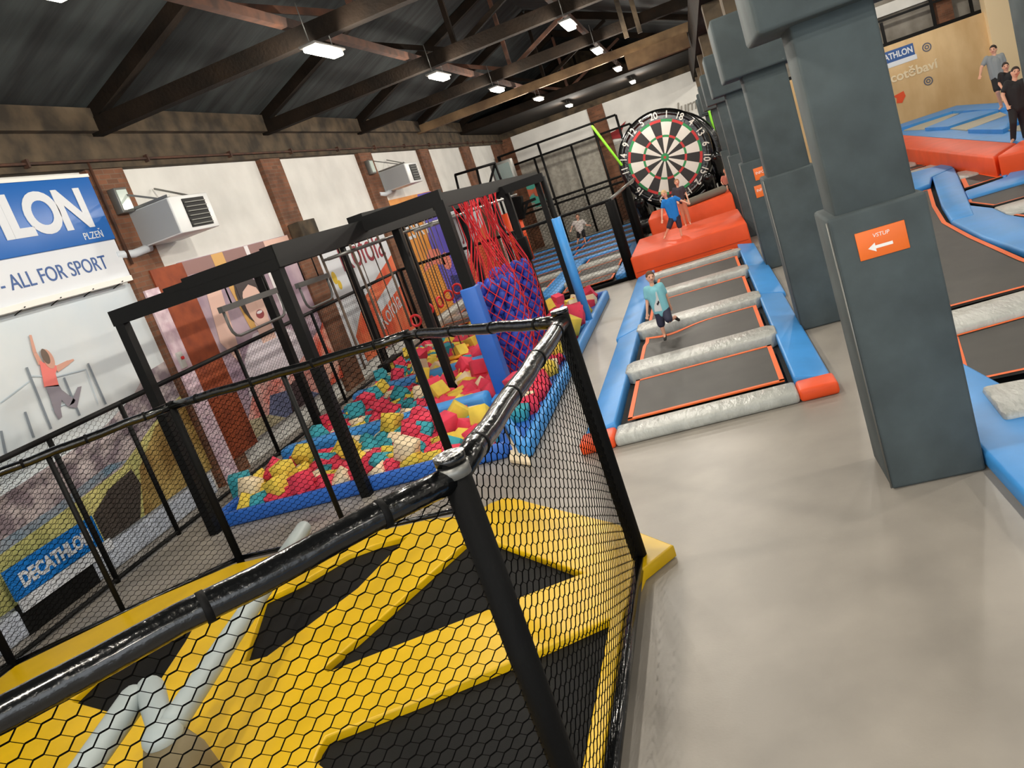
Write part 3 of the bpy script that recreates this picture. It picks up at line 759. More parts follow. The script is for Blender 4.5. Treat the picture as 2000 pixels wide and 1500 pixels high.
for i, nn in enumerate('20 1 18 4 13 6 10 15 2 17 3 19 7 16 8 11 14 9 12 5'.split()):
    a = math.radians(90 - 18 * i); rr = RB * .90
    ct = Vector((dc.x + rr * math.cos(a), YD - .02 - RB * .1 - .01, dc.z + rr * math.sin(a)))
    flip = -1 if math.sin(a) < -.05 else 1
    ux = Vector((math.sin(a), 0, -math.cos(a))) ; uz = Vector((math.cos(a), 0, math.sin(a)))
    ux = ux * 1; uz = uz * 1
    text_obj('number', nn, .34, ct - uz * .12, ux, uz, M_dw, db, .004, bold=.004, align='CENTER', sx=.85)
for k, (dx, dzz, rr) in enumerate(((RB * 1.02, -.55, .2), (RB * .75, -1.15, .22), (-RB * .8, -1.25, .24))):
    MB().capsule((dc.x + dx, YD - .1, dc.z + dzz), (dc.x + dx + .05, YD + 1.2, .3), rr, rr, 14).build('support_tube', M_blk, db)
MB().capsule((dc.x - RB * .9, YD + .2, .35), (dc.x + RB * 1.15, YD + .2, .35), .33, .33, 16).build('base_tube', M_blk, db)
MB().torus((dc.x + .25, YD + .6, dc.z - .25), RB * .95, .2, RX, 48, 12).build('rear_tube', M_blk, db)
pa = atz(1345, 396, 1.0); pb = atz(1412, 370, 1.0)
tag(MB().capsule(pa, pb, .12, .12, 14).build('foam_roll', mat('dull_grey_foam', (122, 116, 104), .8)), 'grey foam roll lying across the back edge of the higher orange block', 'foam roll')

# ------------------------------------------------------------------ far netted court
fc = thing('far_net_cage', (-5.3, 25, 0), 'tall black netted cage around the far blue and grey trampolines', 'safety fence')
def fpost(x, y, z, r=.045, m=M_steel, z0=0.0, nm='post'): MB().tube([(x, y, z0), (x, y, z)], r, 8).build(nm, m, fc)
for x in (-8.2, -6.6, -4.9, -3.66, -2.3): fpost(x, 21.0, 2.08)
MB().tube([(-8.3, 21.0, 2.07), (-2.25, 21.0, 2.07)], .04, 8).build('top_rail', M_steel, fc)
MB().tube([(-8.3, 21.0, .04), (-2.25, 21.0, .04)], .05, 8).build('bottom_rail', M_blkmatte, fc)
net(fc, (-8.2, 21.0), (-2.3, 21.0), .06, 2.04, P=.075, dz=.04, r=.003)
for y, rr in ((21.0, .13), (26.2, .15), (31.2, .1)):
    fpost(-2.3, y, 2.06, rr, M_blkmatte, nm='padded_post')
MB().tube([(-2.3, 21.0, 2.07), (-2.3, 38.5, 2.1)], .05, 8).build('top_rail', M_gsteel, fc)
net(fc, (-2.3, 21.0), (-2.3, 38.5), .06, 2.04, P=.08, dz=.055, r=.003)
# high back frame
YH = 39.0
hx = [aty(888, 340, YH).x, aty(1050, 280, YH).x, aty(1108, 278, YH).x, aty(1202, 223, YH).x]
zt1 = 4.8; zt2 = 4.25; zt3 = 2.15
for x in (hx[0], -8.6, hx[1], -4.0, hx[3]):
    if x < XW + .1: x = XW + .25
    fpost(x, YH, zt1 if x < hx[3] + .01 else zt1, .055)
MB().tube([(XW + .2, YH, zt1), (hx[3], YH, zt1)], .05, 8).build('top_rail', M_steel, fc)
MB().tube([(XW + .2, YH + .9, zt2), (hx[3] + .45, YH + .9, zt2)], .05, 8).build('top_rail', M_steel, fc)
fpost(hx[3] + .45, YH + .9, zt2, .055); fpost(hx[2], YH + .9, zt2, .055); fpost(-7.2, YH + .9, zt2, .055)
for z in (2.15, 3.2 if False else 1.9): MB().tube([(XW + .2, YH, z), (hx[3], YH, z)], .05, 8).build('mid_rail', M_steel, fc)
net(fc, (XW + .25, YH), (hx[3], YH), .1, 2.1, P=.13, dz=.09, r=.007)
# upper left cage on the frame (platform railing near the heater)
pl = thing('platform_railing', (-7.6, 30, 3.0), 'black steel railing of the raised platform high on the left before the back wall', 'railing')
for a, b in (((888, 342), (968, 318)), ((900, 392), (985, 368))):
    MB().tube([aty(*a, 29), aty(*b, 29)], .045, 8).build('rail', M_steel, pl)
for a, b in (((889, 342), (901, 392)), ((931, 330), (943, 380)), ((966, 318), (985, 368)), ((966, 322), (952, 376))):
    MB().tube([aty(*a, 29), aty(*b, 29)], .045, 8).build('upright', M_steel, pl)
MB().box((-8.6, 29.0, 3.0), (-6.6, 30.5, 3.1)).build('deck', M_steel, pl)
for x in (-8.5, -6.7): MB().tube([(x, 29.1, 0), (x, 29.1, 3.0)], .07, 8).build('support', M_steel, pl)
p = aty(985, 345, 30)
t = thing('wall_cabinet', (p.x, 30, p.z - .4), 'grey glazed cabinet box standing beside the raised platform railing', 'cabinet')
bevel_box('body', (p.x - .4, 30, p.z - .5), (p.x + .4, 30.4, p.z + .55), M_gsteel, t, .02)
MB().box((p.x - .32, 29.98, p.z - .4), (p.x + .32, 30.0, p.z + .45)).build('glass_front', mat('dull_glass', (120, 134, 132), .2), t)
# far court beds
ct = thing('far_trampoline_court', (-5.3, 30, 0), 'blue and silver striped trampoline court behind the far net', 'trampoline')
MB().box((-8.2, 21.2, .005), (-2.45, 38.6, .05)).build('gap_shade_sheet', M_gap, ct)  # dark base sheet, gap shade put into its colour
bevel_box('long_pad', (-4.95, 21.2, .05), (-4.35, 27.8, .2), M_blue, ct, .04)
bevel_box('long_pad', (-2.75, 21.2, .05), (-2.45, 27.8, .2), M_blue, ct, .04)
for y in (22.7, 25.6):
    bevel_box('cross_pad', (-4.35, y - .3, .05), (-2.75, y + .3, .22), M_grey, ct, .05)
    bevel_box('cross_pad', (-8.1, y - .1, .05), (-4.95, y + .45, .22), M_grey, ct, .05)
for y in (28.1, 29.9, 31.8, 34.0, 36.4): bevel_box('cross_pad', (-8.1, y - .22, .05), (-2.5, y + .22, .17), M_blue, ct, .03)
for xa, xb in ((-4.25, -2.85), (-8.0, -5.05)):
    for ya, yb in ((21.35, 22.3), (23.15, 25.2), (26.1, 27.7)):
        bed(xa, xb, ya, yb, .12, ct)
for ya, yb in ((28.4, 29.6), (30.2, 31.5), (32.1, 33.7), (34.3, 36.1)):
    bed(-8.0, -5.4, ya, yb, .12, ct); bed(-5.2, -2.6, ya, yb, .12, ct)
# orange padded posts in the far left corner
for k, (q, q2, Y) in enumerate((((1014, 430), (1046, 507), 34), ((1004, 434), (1030, 500), 34.3), ((990, 432), (1008, 500), 33))):
    a = aty(*q, Y)
    t = thing('orange_padded_post', (a.x, Y, 0), 'tall post with orange padding in the far left corner of the court, %s' % ['right one', 'middle one', 'left one'][k], 'post', 'orange padded posts')
    MB().tube([(a.x, Y, 0), (a.x, Y, 3.1)], .05, 8).build('pole', M_steel, t)
    MB().tube([(a.x, Y, .1), (a.x, Y, 2.35)], .13, 12).build('orange_pad', M_org, t)
# wall mural
mb = MB()
M_mt = mat('mural_teal', (86, 176, 158), .8); M_mo = mat('mural_orange', (214, 110, 78), .8); M_md = mat('mural_dark_red', (150, 40, 44), .8)
rm = random.Random(3)
for k in range(16):
    c = aty(1000 + rm.uniform(0, 62), 380 + rm.uniform(-18, 14), YB - .07)
    mb.prism([(c.x + rm.uniform(.15, .45) * math.cos(a), c.z + rm.uniform(.1, .3) * math.sin(a)) for a in (0, 1, 2, 3, 4, 5)], 0, .008, k % 2,
             mtx=Matrix(((1,0,0,0),(0,0,-1,YB-.06-.01*k*.2),(0,1,0,0),(0,0,0,1))))
tag(mb.build('wall_mural', [M_mt, M_mo]), 'teal and orange painted lettering mural low on the back wall behind the far cage', 'mural')
c = aty(1200, 262, YB - .07)
mb = MB(); mb.prism([(c.x - .6, c.z - .35), (c.x - .3, c.z + .1), (c.x + .1, c.z + .15), (c.x + .7, c.z + .4), (c.x + .3, c.z - .05), (c.x + .35, c.z - .3), (c.x - .1, c.z - .2)], 0, .01,
                    mtx=Matrix(((1,0,0,0),(0,0,-1,YB-.06),(0,1,0,0),(0,0,0,1))))
tag(mb.build('wall_emblem', M_md), 'dark red painted emblem on the back wall left of the dartboard', 'mural')
tag(text_obj('wall_lettering', 'Jump', .8, aty(1322, 226, YB - .06), (1, 0, 0), (0, 0, 1), mat('faded_grey_paint', (150, 146, 138), .9), None, .005, shear=.3, sx=.8),
    'faint grey hand painted Jump lettering on the white back wall above the dartboard', 'lettering')
M_lime = mat('lime_tube', (140, 226, 46), .5)
for a, b, lab in (((1157, 247), (1214, 322), 'lime green foam tube slanting left of the dartboard'), ((1385, 217), (1380, 258), 'lime green foam tube standing right of the dartboard')):
    if a[0] > 1300: ta = aty(*a, 31.95); tb = Vector((ta.x - .04, 31.95, 0.03))
    else: ta = aty(*a, 29.9); tb = aty(*b, 29.9)
    tag(MB().capsule(ta, tb, .045, .045, 10).build('lime_tube', M_lime), lab, 'foam tube')
# black climbing bracket in the far corner
t = thing('climbing_bracket', aty(1015, 400, 34) * 1, 'dark wall bracket above the orange padded posts in the far corner', 'bracket')
WL[t.name] = Vector(t.location)
a = aty(1010, 384, 34); b = aty(1016, 428, 34)
MB().beam(a, b, .5, .4).build('body', M_blkmatte, t, bevel=.05)
MB().beam(aty(1012, 402, 34), aty(1046, 388, 34), .12, .12).build('arm', M_steel, t)
MB().beam(aty(1030, 395, 34), aty(1022, 425, 34), .1, .1).build('brace', M_steel, t)

# ------------------------------------------------------------------ left wall: signs and banners
def wq(x, y, X=XW): v = atx(x, y, X); return (v.y, v.z)
def wprint(mb, pl, layer, mi, X0):                       # flat printed shape on a sheet facing +X
    x = X0 + .0025 * layer
    P = [wq(*q, X0) for q in pl] if len(pl[0]) == 2 and abs(pl[0][0]) > 45 or any(abs(v) > 45 for q in pl for v in q) else pl
    n = len(P); ar = sum(P[i][0]*P[(i+1)%n][1]-P[(i+1)%n][0]*P[i][1] for i in range(n))
    if ar < 0: P = P[::-1]
    mb.add([(x, p[0], p[1]) for p in P], [list(range(n))], mi)
def ell(cy, cz, ry, rz, rot=0, n=18):
    return [(cy + ry*math.cos(a)*math.cos(rot) - rz*math.sin(a)*math.sin(rot), cz + ry*math.cos(a)*math.sin(rot) + rz*math.sin(a)*math.cos(rot)) for a in [2*math.pi*k/n for k in range(n)]]
XB = XW + .13
sg = thing('shop_sign', (XB, 8.8, 3.74), 'large blue and white sport sign reading ALL FOR SPORT high on the left wall', 'sign')
MB().box((XW, 6.0, 3.74), (XB, 11.38, 4.34)).build('white_panel', M_bwhite, sg)
MB().box((XW, 6.0, 4.34), (XB + .03, 11.38, 5.33)).build('blue_panel', M_bluesign, sg, bevel=.01)
MB().box((XW, 5.98, 5.33), (XB + .03, 11.4, 5.38)).box((XW, 6.0, 3.66), (XB + .08, 11.3, 3.74)).build('frame', M_signw, sg)
tx = text_obj('lettering', 'DECATHLON', .80, (XB + .035, 11.08, 4.60), (0, 1, 0), (0, 0, 1), M_bwhite, sg, .004, bold=.03, align='RIGHT', sx=1.04, space=.86)
text_obj('lettering', 'PLZEŇ', .15, (XB + .035, 11.15, 4.40), (0, 1, 0), (0, 0, 1), M_bwhite, sg, .003, align='RIGHT')
text_obj('lettering', 'SPORT FOR ALL - ALL FOR SPORT', .30, (XB + .005, 11.0, 3.93), (0, 1, 0), (0, 0, 1), M_bluetext, sg, .003, align='RIGHT', sx=.90)

Ms = {}
def pm(name, rgb, rgb2=None, **k): Ms[name] = mat('print_' + name, rgb, .6, rgb2=rgb2, **k); return Ms[name]
sky = pm('sky', (198, 212, 222), (228, 231, 230), vscale=.35, thresh=(.3, .62)); sky2 = pm('sky_pale', (226, 229, 228))
# banner 1: jumping child on garden trampoline
bn = thing('photo_banner', (XW + .02, 8.6, 0), 'printed wall banner of a child in a coral shirt jumping over grass and trees', 'banner')
X1 = XW + .03
mb = MB(); mb.box((XW, 3.0, .35), (X1, 11.5, 3.64), 0)
pal = [sky, sky2, pm('trees', (136, 122, 130), (196, 184, 184), vscale=3.5, thresh=(.42, .58)), pm('grass', (214, 206, 132), (178, 178, 110), vscale=1.8), pm('olive', (190, 164, 96), (134, 104, 50), vscale=1.6),
       pm('darkroof', (66, 58, 52)), pm('coral', (240, 126, 118)), pm('jeans', (140, 134, 144)), pm('skin', (214, 160, 140)), pm('hair', (110, 92, 80)), pm('pole', (128, 138, 148)), pm('netline', (188, 202, 212)), pm('pool', (110, 140, 160), (150, 156, 166), vscale=3)]
wprint(mb, [(3.0, 1.25), (6, 1.5), (8, 1.62), (9.5, 1.75), (10.4, 2.0), (10.9, 2.25), (11.48, 2.3), (11.48, .9), (3, .7)], 2, 2, X1)
wprint(mb, [(3.0, 1.0), (6.8, 1.12), (8.2, 1.15), (9.4, 1.28), (9.8, 1.2), (3.0, .5)], 3, 12, X1)
wprint(mb, [(3.0, .8), (6.5, .95), (8.4, 1.05), (9.6, 1.15), (10.6, 1.5), (11.48, 1.7), (11.48, .36), (3.0, .36)], 4, 3, X1)
wprint(mb, [(9.6, .36), (9.9, 1.0), (10.6, 1.45), (11.48, 1.55), (11.48, .36)], 5, 4, X1)
wprint(mb, [(8.75, .36), (8.75, .78), (9.2, .98), (9.75, 1.06), (9.8, .8), (9.5, .36)], 6, 5, X1)
def stroke(a, b, w1, w2, layer, mi):
    A = wq(*a, X1); B = wq(*b, X1); dx = B[0]-A[0]; dz = B[1]-A[1]; L = math.hypot(dx, dz) or 1; nx = -dz / L; nz = dx / L
    wprint(mb, [(A[0]+nx*w1, A[1]+nz*w1), (A[0]-nx*w1, A[1]-nz*w1), (B[0]-nx*w2, B[1]-nz*w2), (B[0]+nx*w2, B[1]+nz*w2)], layer, mi, X1)
for a, b in (((50, 718), (98, 838)), ((123, 738), (154, 812)), ((170, 710), (205, 790)), ((47, 805), (64, 855)), ((0, 842), (10, 890))): stroke(a, b, .02, .02, 7, 10)
for a, b in (((0, 787), (56, 745)), ((60, 735), (110, 736)), ((110, 736), (166, 722)), ((166, 722), (190, 790)), ((100, 800), (150, 780))): stroke(a, b, .008, .008, 7, 11)
stroke((57, 655), (66, 690), .02, .03, 8, 8); stroke((66, 690), (78, 712), .03, .045, 8, 8); stroke((108, 722), (132, 708), .045, .03, 8, 8); stroke((132, 708), (142, 703), .025, .012, 8, 8)
wprint(mb, [(74, 705), (80, 708), (100, 716), (107, 714), (109, 722), (106, 730), (113, 755), (84, 757), (80, 735)], 9, 6, X1)
wprint(mb, [(86, 756), (112, 752), (118, 762), (145, 782), (142, 788), (130, 795), (118, 782), (116, 798), (119, 815), (112, 820), (104, 806), (96, 780)], 9, 7, X1)
wprint(mb, [(138, 784), (149, 757), (157, 755), (152, 780), (148, 798), (132, 796)], 9, 7, X1)
wprint(mb, ell(*wq(92, 702, X1), .09, .14), 10, 8, X1); wprint(mb, ell(*wq(86, 697, X1), .06, .11), 11, 9, X1)
mb.build('printed_sheet', pal, bn)
mb = MB(); mb.box((XW, 3.0, .0), (X1 + .12, 11.2, .34)); mb.build('lower_hem', mat('pale_sheet', (196, 204, 218), .5, bump=.8, bscale=6, var=.12, vscale=8), bn, bevel=.03)
for k in range(8): MB().tube([(X1, 6.4 + k * .66, 3.62), (XB + .1, 6.42 + k * .66, 3.68)], .008, 5).build('tie', M_steel, bn)
# small sponsor board
def onwall(a, b, c, d, X, th, name, m, parent):          # quad given by four points on the wall plane
    P = [wq(*q, X) for q in (a, b, c, d)]
    return MB().prism([(p[0], p[1]) for p in P], X - th, X, mtx=Matrix(((0,0,1,0),(1,0,0,0),(0,1,0,0),(0,0,0,1)))).build(name, m, parent)
XS = X1 + .16
sb = thing('sponsor_board', (XS, 7.7, .35), 'small blue board with white lettering low behind the netting at far left', 'sign')
P4 = [wq(*q, XS) for q in ((5, 1115), (182, 1008), (203, 1062), (30, 1172))]
y0 = (P4[0][0] + P4[3][0]) / 2; y1 = (P4[1][0] + P4[2][0]) / 2; zt = (P4[0][1] + P4[1][1]) / 2; zb = (P4[3][1] + P4[2][1]) / 2
MB().box((XS - .03, y0, zb), (XS, y1, zt)).build('blue_board', mat('bright_sign_blue', (0, 118, 206), .4), sb)
MB().box((XS - .03, y0 + .02, zb - .16), (XS, y1 + .12, zb - .01)).build('white_strip', M_bwhite, sb)
MB().box((XS - .06, y0 - .02, 0), (XS - .03, y1 - .3, zb - .05)).build('stand', M_steel, sb)
text_obj('lettering', 'DECATHLON', (zt - zb) * .62, (XS + .004, (y0 + y1) / 2, zb + (zt - zb) * .26), (0, 1, 0), (0, 0, 1), M_bwhite, sb, .003, bold=.012, align='CENTER', sx=(y1 - y0) / ((zt - zb) * .62) / 7.6)
# rust orange painted panel between banners and plastic covered strip
tag(MB().box((XW + .12, 11.85, .3), (XW + .15, 12.75, 3.74)).build('rust_panel', M_redbrick), 'rust orange painted panel on the first brick pilaster between two banners', 'panel')
t = thing('strip_curtain', (XW + .2, 11.6, 0.3), 'narrow pinkish plastic covered strip hanging beside the rust orange panel', 'curtain')
MB().box((XW + .13, 11.5, .02), (XW + .17, 11.86, 3.45)).build('sheet', mat('pink_plastic', (206, 176, 190), .3, rgb2=(236, 214, 222), vscale=6, bump=.6, bscale=8), t)
t = thing('emergency_switch', (XW + .2, 12.1, 2.0), 'small grey switch box with a red button on the pilaster beside the banner', 'switch')
c = wq(355, 703, XW + .2)
bevel_box('box', (XW + .13, c[0] - .06, c[1] - .14), (XW + .22, c[0] + .06, c[1] + .14), mat('light_grey_plastic', (196, 194, 188), .5), t, .01)
MB().tube([(XW + .22, c[0], c[1] + .03), (XW + .25, c[0], c[1] + .03)], .028, 12).build('button', M_red, t)
# banner 2: laughing child portrait
bn = thing('photo_banner', (XW + .02, 14.8, 0), 'printed wall banner with a big laughing child face on lilac and orange background', 'banner')
mb = MB(); X2 = XW + .06
ya, yb = 12.8, 17.0
pal = [pm('lilac', (196, 172, 184), (166, 142, 160), vscale=1.1, thresh=(.4, .6)), pm('peach', (236, 196, 180)), pm('face', (240, 200, 184)), pm('darkhair', (58, 46, 46)), pm('shirt', (236, 226, 234)), pm('mustard', (222, 172, 96)),
       pm('brownroof', (150, 112, 108)), pm('orange_red', (226, 92, 66), (240, 190, 170), vscale=2, thresh=(.45, .6)), pm('mouth', (150, 60, 64)), pm('jeansblue', (110, 116, 150)), pm('darkbrown', (64, 46, 50)), pm('white', (240, 236, 238)), pm('sand', (196, 184, 150)), pm('coralred', (232, 124, 110), (244, 200, 190), vscale=2.5)]
mb.box((XW, ya, .35), (X2, yb, 3.76), 0)
def R2(a, b, c, d, l, mi): wprint(mb, [(a, c), (b, c), (b, d), (a, d)], l, mi, X2)
R2(ya, yb, 3.5, 3.75, 1, 6); R2(13.8, 14.2, 3.3, 3.75, 2, 5); R2(15.0, 15.15, 3.45, 3.75, 2, 11); R2(15.8, 17.0, 3.35, 3.75, 2, 1)
wprint(mb, [(14.1, 2.2), (14.45, 2.2), (14.2, 3.4), (13.9, 3.4)], 2, 5, X2)
wprint(mb, [(13.4, 1.6), (13.7, 3.2), (13.2, 3.1), (13.0, 2.2)], 2, 1, X2)
wprint(mb, [(13.1, .9), (13.5, 1.75), (14.1, 2.1), (14.95, 2.1), (15.6, 1.8), (16.0, .9)], 3, 4, X2)
wprint(mb, [(14.3, 1.85), (14.85, 1.85), (14.85, 2.4), (14.3, 2.4)], 4, 2, X2)
wprint(mb, ell(14.5, 2.78, .44, .55, .1), 5, 3, X2); wprint(mb, ell(14.57, 2.62, .35, .5, .06), 6, 2, X2)
wprint(mb, [(14.14, 2.72), (14.16, 3.1), (14.6, 3.24), (14.98, 3.0), (14.98, 2.85), (14.6, 3.02), (14.32, 2.92)], 7, 3, X2)
wprint(mb, ell(14.6, 2.4, .15, .09), 7, 8, X2); wprint(mb, ell(14.6, 2.44, .11, .03), 8, 11, X2)
for dy in (-.14, .16): wprint(mb, ell(14.58 + dy, 2.74, .055, .028), 7, 3, X2)
wprint(mb, ell(14.6, 2.6, .035, .08), 7, 1, X2)
R2(15.5, 15.8, 2.2, 3.3, 2, 11)
wprint(mb, [(ya, .7), (13.6, 1.35), (14.6, 1.0), (15.6, 1.25), (16.6, 1.6), (yb, 1.4), (yb, .36), (ya, .36)], 9, 13, X2)
wprint(mb, [(13.3, .36), (13.8, .9), (14.8, .75), (15.6, .36)], 10, 9, X2); wprint(mb, [(14.3, .36), (14.5, .85), (14.95, .9), (15.1, .36)], 11, 10, X2)
wprint(mb, [(15.6, .36), (16.0, 1.1), (16.9, 1.7), (16.9, .36)], 10, 7, X2)
wprint(mb, [(ya, .36), (ya, .72), (13.5, .6), (14.0, .36)], 12, 12, X2)
mb.build('printed_sheet', pal, bn)
# brick return and banner 3 with white drink print
bn = thing('print_banner', (XW + .02, 20.2, 0), 'white printed banner with dark red lettering over an orange red swoosh', 'banner')
mb = MB(); pal = [M_bwhite, pm('redorange', (232, 84, 48), (240, 130, 84), vscale=2), pm('flower', (216, 182, 40)), pm('creamwhite', (236, 230, 216)), pm('wine', (150, 34, 52))]
mb.box((XW, 17.82, .3), (X2, 22.4, 3.6), 0)
wprint(mb, [(18.4, .31), (18.3, 1.0), (19.4, 1.7), (21.2, 2.2), (22.38, 2.5), (22.38, .31)], 1, 1, X2)
wprint(mb, [(20.2, 1.2), (20.2, 1.5), (22.2, 2.0), (22.2, 1.6)], 2, 0, X2)
wprint(mb, ell(18.35, 2.5, .13, .16), 2, 2, X2); wprint(mb, ell(18.5, 2.3, .1, .12), 2, 2, X2)
mb.build('printed_sheet', pal, bn)
text_obj('lettering', 'Kofola', 1.15, (X2 + .01, 18.95, 2.55), (0, 1, 0), (0, 0, 1), pal[4], bn, .003, bold=.0, sx=1.0)
text_obj('lettering', 'Kofola', .7, (X2 + .01, 20.0, .75), (0, 1, .18), (0, -.18, 1), M_bwhite, bn, .003)
bn = thing('print_banner', (XW + .02, 25.8, 0), 'orange and violet printed banner with white writing behind the red gym rings', 'banner')
mb = MB(); pal = [pm('amber', (232, 158, 66), (216, 136, 50), vscale=1.5), pm('violet', (96, 84, 190)), pm('pinkish', (232, 130, 110)), M_bwhite, pm('navy', (44, 46, 110))]
mb.box((XW, 23.55, .2), (X2, 27.95, 4.0), 0)
wprint(mb, [(26.2, .21), (25.9, 2.0), (26.4, 3.98), (27.93, 3.98), (27.93, .21)], 1, 1, X2)
wprint(mb, [(24.4, 1.6), (25.6, 2.2), (26.6, 2.1), (26.8, 1.5), (25.6, 1.7)], 2, 2, X2); wprint(mb, ell(27.0, 1.6, .5, .3), 2, 2, X2)
wprint(mb, [(26.6, .25), (26.8, 1.1), (27.6, 1.0), (27.8, .25)], 2, 4, X2)
mb.build('printed_sheet', pal, bn)
text_obj('lettering', 'ESKÝ', 1.1, (X2 + .01, 24.0, 2.7), (0, 1, 0), (0, 0, 1), M_bwhite, bn, .003)
bn = thing('print_banner', (XW + .02, 31.2, 0), 'white and red printed banner with dark lettering farthest along the left wall', 'banner')
mb = MB(); pal = [M_bwhite, MATS['print_redorange'], MATS['print_wine']]
mb.box((XW, 29.2, .2), (X2, 33.5, 3.4), 0); wprint(mb, [(29.25, .21), (29.3, 1.2), (31.5, 1.9), (33.4, 2.3), (33.4, .21)], 1, 1, X2)
mb.build('printed_sheet', pal, bn)
text_obj('lettering', 'JUMP', 1.1, (X2 + .01, 29.6, 2.1), (0, 1, 0), (0, 0, 1), pal[2], bn, .003)

# heaters and small fittings on the left wall
def heater(y0, z0, lab):
    t = thing('wall_heater', (-8.45, y0 + .5, z0), lab, 'heater', 'wall heaters')
    bevel_box('casing', (-8.84, y0, z0), (-8.0, y0 + 1.12, z0 + .6), mat('heater_white', (222, 224, 224), .4), t, .015)
    MB().box((-8.86, y0 - .012, z0 + .02), (-8.03, y0, z0 + .58)).build('side_plate', mat('heater_grey', (158, 160, 162), .4), t)
    MB().box((-8.0, y0 + .32, z0 + .06), (-7.985, y0 + .95, z0 + .54)).build('grille_opening', M_steel, t)
    for k in range(6): MB().box((-7.985, y0 + .34, z0 + .09 + .075 * k), (-7.96, y0 + .93, z0 + .105 + .075 * k)).build('louvre', mat('louvre_grey', (104, 106, 98), .5), t)
    MB().box((-8.85, y0 - .03, z0 + .6), (-7.98, y0 + .05, z0 + .64)).build('bracket', M_gsteel, t)
    MB().beam((-8.85, y0 - .1, z0 + .95), (-8.2, y0 + .0, z0 + .64), .03, .03).beam((-8.85, y0 + 1.0, z0 + .95), (-8.2, y0 + 1.0, z0 + .6), .03, .03).build('stay', M_gsteel, t)
    MB().tube([(-8.75, y0 + .1, z0 - .02), (-8.8, y0 - .3, z0 - .06), (-8.82, y0 - .7, z0 - .02)], .07, 10).build('duct', mat('duct_white', (214, 220, 226), .4), t)
heater(12.0, 4.12, 'grey and white wall heater with louvred grille beside the blue shop sign')
heater(23.75, 4.25, 'grey and white wall heater farther along, above the obstacle frame')
for y, z, lab in ((11.72, 4.9, 'small glass floodlight on the first brick pilaster beside the blue sign'), (22.75, 5.0, 'small glass floodlight on the pilaster next to the farther heater')):
    t = thing('floodlight', (XW + .2, y + .1, z - .17), lab, 'floodlight', 'wall floodlights')
    bevel_box('housing', (XW + .12, y - .03, z - .2), (XW + .26, y + .27, z + .2), M_gsteel, t, .01)
    MB().box((XW + .26, y, z - .16), (XW + .27, y + .24, z + .16)).build('glass', mat('pale_glass', (206, 220, 212), .1), t)
for y, z in ((17.05, 3.85),):
    tag(bevel_box('stone_block', (XW + .12, y - .1, z - .25), (XW + .4, y + .75, z + .1), M_conc, None, .02), 'rough brown ledge block at the foot of the second brick pilaster above the banner', 'ledge')

# ------------------------------------------------------------------ right hand trampoline court
rcourt = thing('trampoline_court', (4.5, 12, 0), 'large blue and orange trampoline court right of the padded pillars', 'trampoline')
MB().box((1.42, 1.5, .004), (12.5, 24.5, .03)).build('gap_shade_sheet', M_gap, rcourt)  # shade between the pads and beds, painted as one dark sheet
def ppad(px_, z, m, name='pad', th=.12, bev=.03, parent=rcourt):
    P = [tuple(atz(*q, z)[:2]) for q in px_]
    return MB().prism(P, z - th, z).build(name, m, parent, bevel=bev)
Z = .16
# border strip along the pillars
MB().prism([(1.4, 3.0), (2.02, 3.0), (2.02, 6.65), (1.85, 8.2), (1.75, 9.0), (1.4, 9.0)], .0, .15).build('border_pad', M_blue, rcourt, bevel=.03)
MB().prism([(1.4, 9.02), (1.95, 9.02), (1.95, 22.0), (1.4, 22.0)], .0, .15).build('border_pad', M_blue, rcourt, bevel=.03)
MB().prism([(1.4, -1.0), (2.02, -1.0), (2.02, 2.96), (1.4, 2.96)], .0, .15).build('border_pad', M_blue, rcourt, bevel=.03)
ppad([(1915, 753), (2060, 726), (2070, 786), (1960, 810)], .2, M_grey, 'cross_pad', .15, .04)
ppad([(1843, 609), (2100, 537), (2100, 576), (1852, 646)], .2, M_grey, 'cross_pad', .15, .04)
# near beds
def pbed(px_, z, name='trampoline_bed', web=.05, inner=None):
    P = [tuple(atz(*q, z)[:2]) for q in px_]
    n = len(P); cx = sum(p[0] for p in P) / n; cy = sum(p[1] for p in P) / n
    b = MB().prism(P, z - .02, z).build(name, M_bed, rcourt)
    ar = sum(P[i][0]*P[(i+1)%n][1]-P[(i+1)%n][0]*P[i][1] for i in range(n))
    if ar < 0: P = P[::-1]
    mb = MB()
    Q = []
    for i in range(n):
        a = Vector(P[i-1]); c = Vector(P[i]); d = Vector(P[(i+1) % n])
        n1 = Vector((-(c-a).y, (c-a).x)).normalized(); n2 = Vector((-(d-c).y, (d-c).x)).normalized()
        bb = (n1 + n2); bb.normalize(); k = web / max(.3, bb.dot(n1)); Q.append(c + bb * k)
    vs = [(p[0], p[1], z + .008) for p in P] + [(q.x, q.y, z + .008) for q in Q]
    mb.add(vs, [(i, (i+1) % n, n + (i+1) % n, n + i) for i in range(n)]); mb.build('edge_webbing', M_orgl, b)
    return b
MB().prism([(2.1, 7.7), (5.6, 7.7), (5.6, 9.0), (2.05, 9.0)], .10, .12).build('trampoline_bed', M_bed, rcourt)
pbed([(1860, 655), (1868, 655), (2300, 535), (2300, 650), (2000, 724), (1905, 744), (1879, 722)], .13)
pbed([(1794, 376), (1818, 369), (1828, 402), (1848, 434), (1900, 462), (2000, 506), (2120, 546), (2000, 562), (1845, 603), (1802, 460)], .13, web=.07)
# lower right bed with orange corner
pbed([(1975, 812), (2300, 730), (2300, 1100), (2040, 880)], .13)
